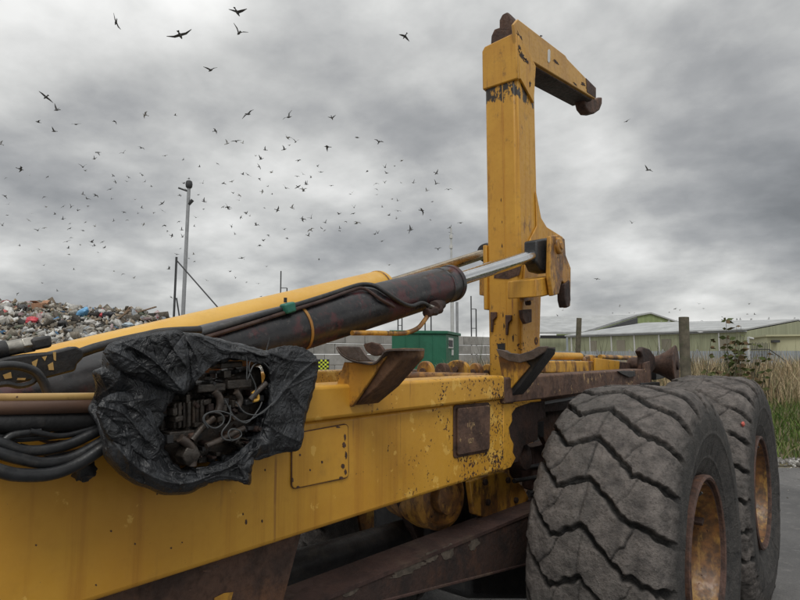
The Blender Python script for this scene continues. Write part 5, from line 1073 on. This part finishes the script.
# --- black plastic sheet wrapped round the valve block
def tarp():
    outer = [(93, 398), (96, 385), (93, 372), (103, 366), (104, 352), (112, 343), (135, 337), (160, 333), (180, 332), (200, 335), (225, 341), (247, 346), (262, 351), (271, 350), (281, 347), (298, 350), (311, 354), (316.5, 366), (314.5, 380), (310, 398), (304, 420), (299, 447), (276, 453), (253, 459), (251, 472), (249, 484), (243, 480), (228, 480), (213, 478), (205, 486), (190, 492), (172, 495), (154, 491), (135, 483), (118, 473), (107, 459), (103, 446), (101, 436), (97, 424), (90, 411)]
    hole = [(168, 404), (176, 396), (186, 392), (194, 385), (199, 375), (210, 366), (225, 361), (240, 358), (254, 357), (266, 362), (271, 372), (268, 384), (270, 398), (267, 408), (261, 418), (258, 430), (250, 444), (241, 452), (228, 458), (216, 466), (205, 470), (194, 468), (184, 470), (174, 464), (167, 455), (164, 440), (160, 428), (163, 414)]
    def ring(pts, n, seed, amp):
        P = np.array(crom([np.array(p, float) for p in pts+[pts[0]]], 8)); return P
    c = np.array((215., 415.)); NPH, NRH = 620, 170
    def polar(pts):
        P = ring(pts, 0, 0, 0); th = np.unwrap(np.arctan2(P[:, 1]-c[1], P[:, 0]-c[0])); 
        if th[-1] < th[0]: th = -th; sgn = -1
        else: sgn = 1
        o_ = np.argsort(th); return th[o_], P[o_], sgn
    tht = np.linspace(0, 2*PI, NPH, endpoint=False)
    def sample(pts):
        P = ring(pts, 0, 0, 0); th = np.arctan2(P[:, 1]-c[1], P[:, 0]-c[0]) % (2*PI); o_ = np.argsort(th); th, P = th[o_], P[o_]
        th = np.r_[th[-1]-2*PI, th, th[0]+2*PI]; P = np.r_[P[-1:], P, P[:1]]
        return np.stack([np.interp(tht, th, P[:, 0]), np.interp(tht, th, P[:, 1])], 1)
    O, H_ = sample(outer), sample(hole); g = np.random.default_rng(4)
    O = O+np.stack([np.sin(tht*31)*.5+np.sin(tht*17+1)*.6, np.cos(tht*23)*.6], 1); H_ = H_+np.stack([np.sin(tht*19)*1.3+np.sin(tht*41)*.7, np.cos(tht*27)*1.3], 1)
    rho = np.linspace(0, 1, NRH); U = H_[:, None, :]*(1-rho)[None, :, None]+O[:, None, :]*rho[None, :, None]
    uu, vv = U[..., 0], U[..., 1]
    # long named creases: (path, height m, width px)
    cre = [([(128, 345), (150, 352), (168, 370), (186, 391)], .020, 3.5), ([(97, 364), (108, 390), (125, 420), (130, 470)], .014, 3), ([(112, 345), (122, 372), (150, 382), (175, 392)], -.018, 4),
           ([(165, 335), (178, 352), (190, 372), (186, 392)], .016, 3), ([(186, 340), (188, 362), (196, 380)], -.016, 3.5), ([(200, 337), (222, 350), (246, 352)], .013, 3), ([(240, 348), (262, 356), (290, 362), (313, 366)], .012, 2.5),
           ([(313, 358), (290, 380), (274, 404)], .016, 2.5), ([(270, 352), (268, 380), (272, 410), (268, 450)], .018, 3), ([(104, 400), (135, 408), (150, 430), (150, 470)], .016, 4), ([(95, 402), (120, 404), (160, 398)], .014, 3),
           ([(112, 440), (140, 470), (180, 484), (215, 474)], .014, 3.5), ([(150, 405), (152, 440), (170, 470)], -.014, 4), ([(215, 476), (240, 466), (258, 446)], .013, 3), ([(262, 440), (254, 460), (246, 478)], .012, 2.5),
           ([(122, 352), (118, 380), (100, 395)], .012, 3), ([(255, 345), (262, 352), (268, 364)], .014, 1.6), ([(285, 352), (300, 372), (296, 440)], -.008, 5), ([(133, 355), (160, 365), (185, 361)], .010, 3), ([(105, 430), (125, 436), (150, 428)], .012, 3)]
    cre.append(([(230, 460), (215, 470), (196, 474), (170, 472)], .012, 2.5))
    for k in range(80):
        x_, y_ = g.uniform(95, 312), g.uniform(336, 490); a = g.normal(math.atan2(y_-400, x_-110) if x_ < 190 else .9, .7); l_ = g.uniform(12, 40); b_ = g.normal(0, .35)
        cre.append(([(x_, y_), (x_+l_*math.cos(a), y_+l_*math.sin(a)), (x_+l_*math.cos(a)+l_*.8*math.cos(a+b_), y_+l_*math.sin(a)+l_*.8*math.sin(a+b_))], g.choice([1, -1])*g.uniform(.0012, .0040), g.uniform(.8, 2.0)))
    D = np.zeros_like(uu)
    for path, hgt, wid in cre:
        P = np.array(crom([np.array(p, float) for p in path], 3)); x0_, y0_ = P.min(0)-wid*4; x1_, y1_ = P.max(0)+wid*4
        m_ = (uu > x0_) & (uu < x1_) & (vv > y0_) & (vv < y1_); q = np.stack([uu[m_], vv[m_]], 1); best = np.full(len(q), 1e9); tb = np.zeros(len(q)); n_ = len(P)-1
        for i in range(n_):
            a, b = P[i], P[i+1]; ab = b-a; t = np.clip(((q-a) @ ab)/(ab @ ab+1e-9), 0, 1); d_ = np.linalg.norm(q-a-t[:, None]*ab, axis=1); k_ = d_ < best; best[k_] = d_[k_]; tb[k_] = (i+t[k_])/n_
        D[m_] += .8*hgt*np.exp(-(best/wid)**.9)*np.sin(np.clip(tb*.9+.05, 0, 1)*PI)**.4
    nz = np.zeros_like(uu)
    for k in range(40):
        f = g.uniform(.010, .05); a = g.uniform(0, 2*PI); w_ = f*(uu*math.cos(a)+vv*math.sin(a))+g.uniform(0, 6)+.35*np.sin(.045*(uu*math.sin(a)-vv*math.cos(a))+g.uniform(0, 6)); nz += np.abs((w_ % 1)-.5)*(.03/f)**.8
    nz = (nz-nz.mean())/nz.std()*.0030
    prof = np.interp(rho, [0, .04, .15, .45, .72, .90, .975, 1], [-1.152, -1.142, -1.136, -1.122, -1.124, -1.134, -1.148, -1.158])
    flap = np.clip((uu-268)/12, 0, 1)
    X_ = prof[None]+D+nz
    # the right-hand flap is a flatter separate layer set back behind the torn edge
    X_ = X_*(1-flap)+flap*(np.interp(rho, [0, .95, 1], [-1.165, -1.185, -1.192])[None]+D*.45+nz*.4)
    dist_c = np.hypot(uu-97, vv-405); X_ -= .09*np.exp(-(dist_c/20)**2)*1.0+0
    dirs = FW[None, None]+RT[None, None]*((uu-400)/FPX)[..., None]-UP[None, None]*((vv-300)/FPX)[..., None]
    V = dirs*(X_/dirs[..., 0])[..., None]; V[..., 2] += EYE
    # wrap round behind at the outer edge, curl in at the tear
    back = V[:, -1].copy(); cen_ = V[:, -1].mean(0); lay = []
    for k, (dx, sh_) in enumerate(((-.012, 1.0), (-.05, .995), (-.11, .98), (-.17, .93))):
        ub = c+(U[:, -1]-c)*(1-(1-sh_)*1.2); db = FW[None]+RT[None]*((ub[:, 0]-400)/FPX)[:, None]-UP[None]*((ub[:, 1]-300)/FPX)[:, None]
        xb = np.maximum(back[:, 0]+dx, XP+.004); b_ = db*(xb/db[:, 0])[:, None]; b_[:, 2] += EYE; lay.append(b_)
    inn = V[:, 0].copy(); ci = inn.mean(0); pre = []
    for dx, sh_ in ((-.02, .985), (-.008, .99)):
        b_ = inn.copy(); b_[:, 0] += dx; b_[:, 1:] = ci[1:]+(b_[:, 1:]-ci[1:])*sh_; pre.append(b_)
    A_ = np.concatenate([np.stack(pre, 1), V, np.stack(lay, 1)], 1); n2 = A_.shape[1]
    i, j = np.meshgrid(np.arange(NPH), np.arange(n2-1), indexing='ij'); i2 = (i+1) % NPH
    F = np.stack([i*n2+j, i*n2+j+1, i2*n2+j+1, i2*n2+j], -1).reshape(-1, 4)
    V_ = A_.reshape(-1, 3); org = V_.mean(0); org[2] = V_[:, 2].min()
    o = raw('plastic_sheet', V_-org, F, None, M['tarp'], None); o.location = org; ORG[o.name] = org; o.data.shade_smooth()
    md = o.modifiers.new('thickness', 'SOLIDIFY'); md.thickness = .0015; md.offset = -1
    return o
tp = tag(tarp(), 'crumpled torn black plastic sheet wrapped round the valve block on the yellow chassis', 'plastic sheet')
mb = MB(); mb.tube([aX(u, v, -1.20) for u, v in ((266, 352), (268, 345), (270, 337))], .0022, 6, 3); part('tie_end', mb, 'black', tp, bevel=0)
for k, u in enumerate((100, 106, 112)):
    mb = MB(); a_ = [aX(u+2*math.sin(t), 402+11*math.cos(t), -1.262+.022*abs(math.sin(t))) for t in np.linspace(0, PI, 9)]; mb.tube(a_, .0025, 6); part('tie_wrap', mb, M['tarp'], tp, bevel=0)

def loose(outline, X0, tilt, name, ncre, seed, named=()):
    g = np.random.default_rng(seed); P = np.array(crom([np.array(p, float) for p in outline+[outline[0]]], 7)); c = P.mean(0); n = len(P)-1; P = P[:-1]
    P = P+np.stack([np.sin(np.arange(n)*1.7)*.35, np.cos(np.arange(n)*2.3)*.35], 1); rho = np.linspace(0, 1, 70)
    k2 = 3; Pf = np.array([P[i // k2]*(1-(i % k2)/k2)+P[(i // k2+1) % n]*((i % k2)/k2) for i in range(n*k2)]); n = len(Pf)
    U = c+(Pf-c)[:, None, :]*rho[None, :, None]; uu, vv = U[..., 0], U[..., 1]; D = np.zeros_like(uu); lo, hi = P.min(0), P.max(0)
    cr = list(named)
    for k in range(ncre):
        a = g.uniform(0, 2*PI); x_, y_ = g.uniform(lo, hi); l_ = g.uniform(10, 40); b_ = g.normal(0, .4)
        cr.append(([(x_, y_), (x_+l_*math.cos(a), y_+l_*math.sin(a)), (x_+l_*(math.cos(a)+math.cos(a+b_)), y_+l_*(math.sin(a)+math.sin(a+b_)))], g.choice([1, -1])*g.uniform(.001, .0038), g.uniform(.8, 2.2)))
    for path, hgt, wid in cr:
        Q = np.array(crom([np.array(p, float) for p in path], 3)); best = np.full(uu.shape, 1e9)
        for i in range(len(Q)-1):
            a, b = Q[i], Q[i+1]; ab = b-a; qx, qy = uu-a[0], vv-a[1]; t = np.clip((qx*ab[0]+qy*ab[1])/(ab @ ab+1e-9), 0, 1); best = np.minimum(best, np.hypot(qx-t*ab[0], qy-t*ab[1]))
        D += hgt*np.exp(-(best/wid)**.9)
    nz = np.zeros_like(uu)
    for k in range(26):
        f = g.uniform(.010, .06); a = g.uniform(0, 2*PI); w_ = f*(uu*math.cos(a)+vv*math.sin(a))+g.uniform(0, 6); nz += np.abs((w_ % 1)-.5)*(.03/f)**.8
    nz = (nz-nz.mean())/nz.std()*.0024
    X_ = X0+tilt[0]*(uu-c[0])+tilt[1]*(vv-c[1])+D+nz-.006*np.clip((rho-.9)/.1, 0, 1)[None]
    dirs = FW[None, None]+RT[None, None]*((uu-400)/FPX)[..., None]-UP[None, None]*((vv-300)/FPX)[..., None]
    V = dirs*(X_/dirs[..., 0])[..., None]; V[..., 2] += EYE; m_ = len(rho)
    i, j = np.meshgrid(np.arange(n), np.arange(m_-1), indexing='ij'); i2 = (i+1) % n
    F = np.stack([i*m_+j, i*m_+j+1, i2*m_+j+1, i2*m_+j], -1).reshape(-1, 4); V_ = V.reshape(-1, 3); org = V_.mean(0)
    o = raw(name, V_-org, F, None, M['tarp'], None); o.data.shade_smooth(); o.parent = tp; o.location = org-ORG[tp.name]; ORG[o.name] = org
    md = o.modifiers.new('thickness', 'SOLIDIFY'); md.thickness = .0012; md.offset = -1
loose([(103, 352), (112, 343), (135, 336), (160, 332), (181, 331), (187, 345), (189, 362), (190, 380), (186, 393), (174, 391), (160, 383), (146, 374), (128, 373), (113, 366)], -1.105, (.0001, .0), 'loose_fold', 34, 31,
      [([(128, 345), (148, 356), (166, 372), (182, 390)], .010, 2.2), ([(165, 335), (176, 352), (186, 366)], .008, 2), ([(110, 350), (135, 362), (160, 378)], .006, 2)])
loose([(268, 350), (284, 346), (300, 347), (313, 354), (318, 363), (316, 380), (311, 399), (305, 420), (300, 448), (280, 453), (254, 460), (256, 445), (262, 425), (268, 405), (269, 380), (267, 362)], -1.138, (-.0002, 0), 'loose_flap', 26, 32,
      [([(316, 360), (295, 378), (272, 406)], .007, 1.8), ([(270, 353), (290, 360), (316, 362)], .006, 1.6), ([(275, 360), (272, 400), (266, 450)], .006, 2), ([(300, 375), (296, 445)], -.004, 4)])
loose([(183, 333), (200, 335), (225, 341), (247, 346), (266, 352), (270, 360), (262, 364), (246, 357), (228, 358), (212, 364), (200, 372), (192, 384), (188, 366), (185, 350)], -1.120, (0, 0), 'loose_fold', 20, 33,
      [([(187, 340), (196, 356), (198, 372)], .007, 1.8), ([(205, 340), (226, 350), (252, 352)], .006, 1.6)])
loose([(196, 468), (214, 466), (230, 459), (243, 448), (254, 440), (254, 456), (251, 472), (247, 484), (238, 481), (222, 480), (208, 483), (198, 478)], -1.118, (0, 0), 'loose_flap', 18, 34, [([(205, 474), (228, 468), (248, 452)], .006, 1.6), ([(246, 480), (240, 466), (246, 450)], .006, 1.5)])
loose([(96, 412), (104, 398), (122, 392), (140, 398), (152, 414), (158, 436), (160, 456), (150, 462), (134, 452), (118, 444), (106, 436)], -1.120, (0, 0), 'loose_fold', 24, 35, [([(100, 406), (124, 414), (146, 440)], .007, 2), ([(110, 400), (138, 404), (156, 432)], .006, 1.8)])
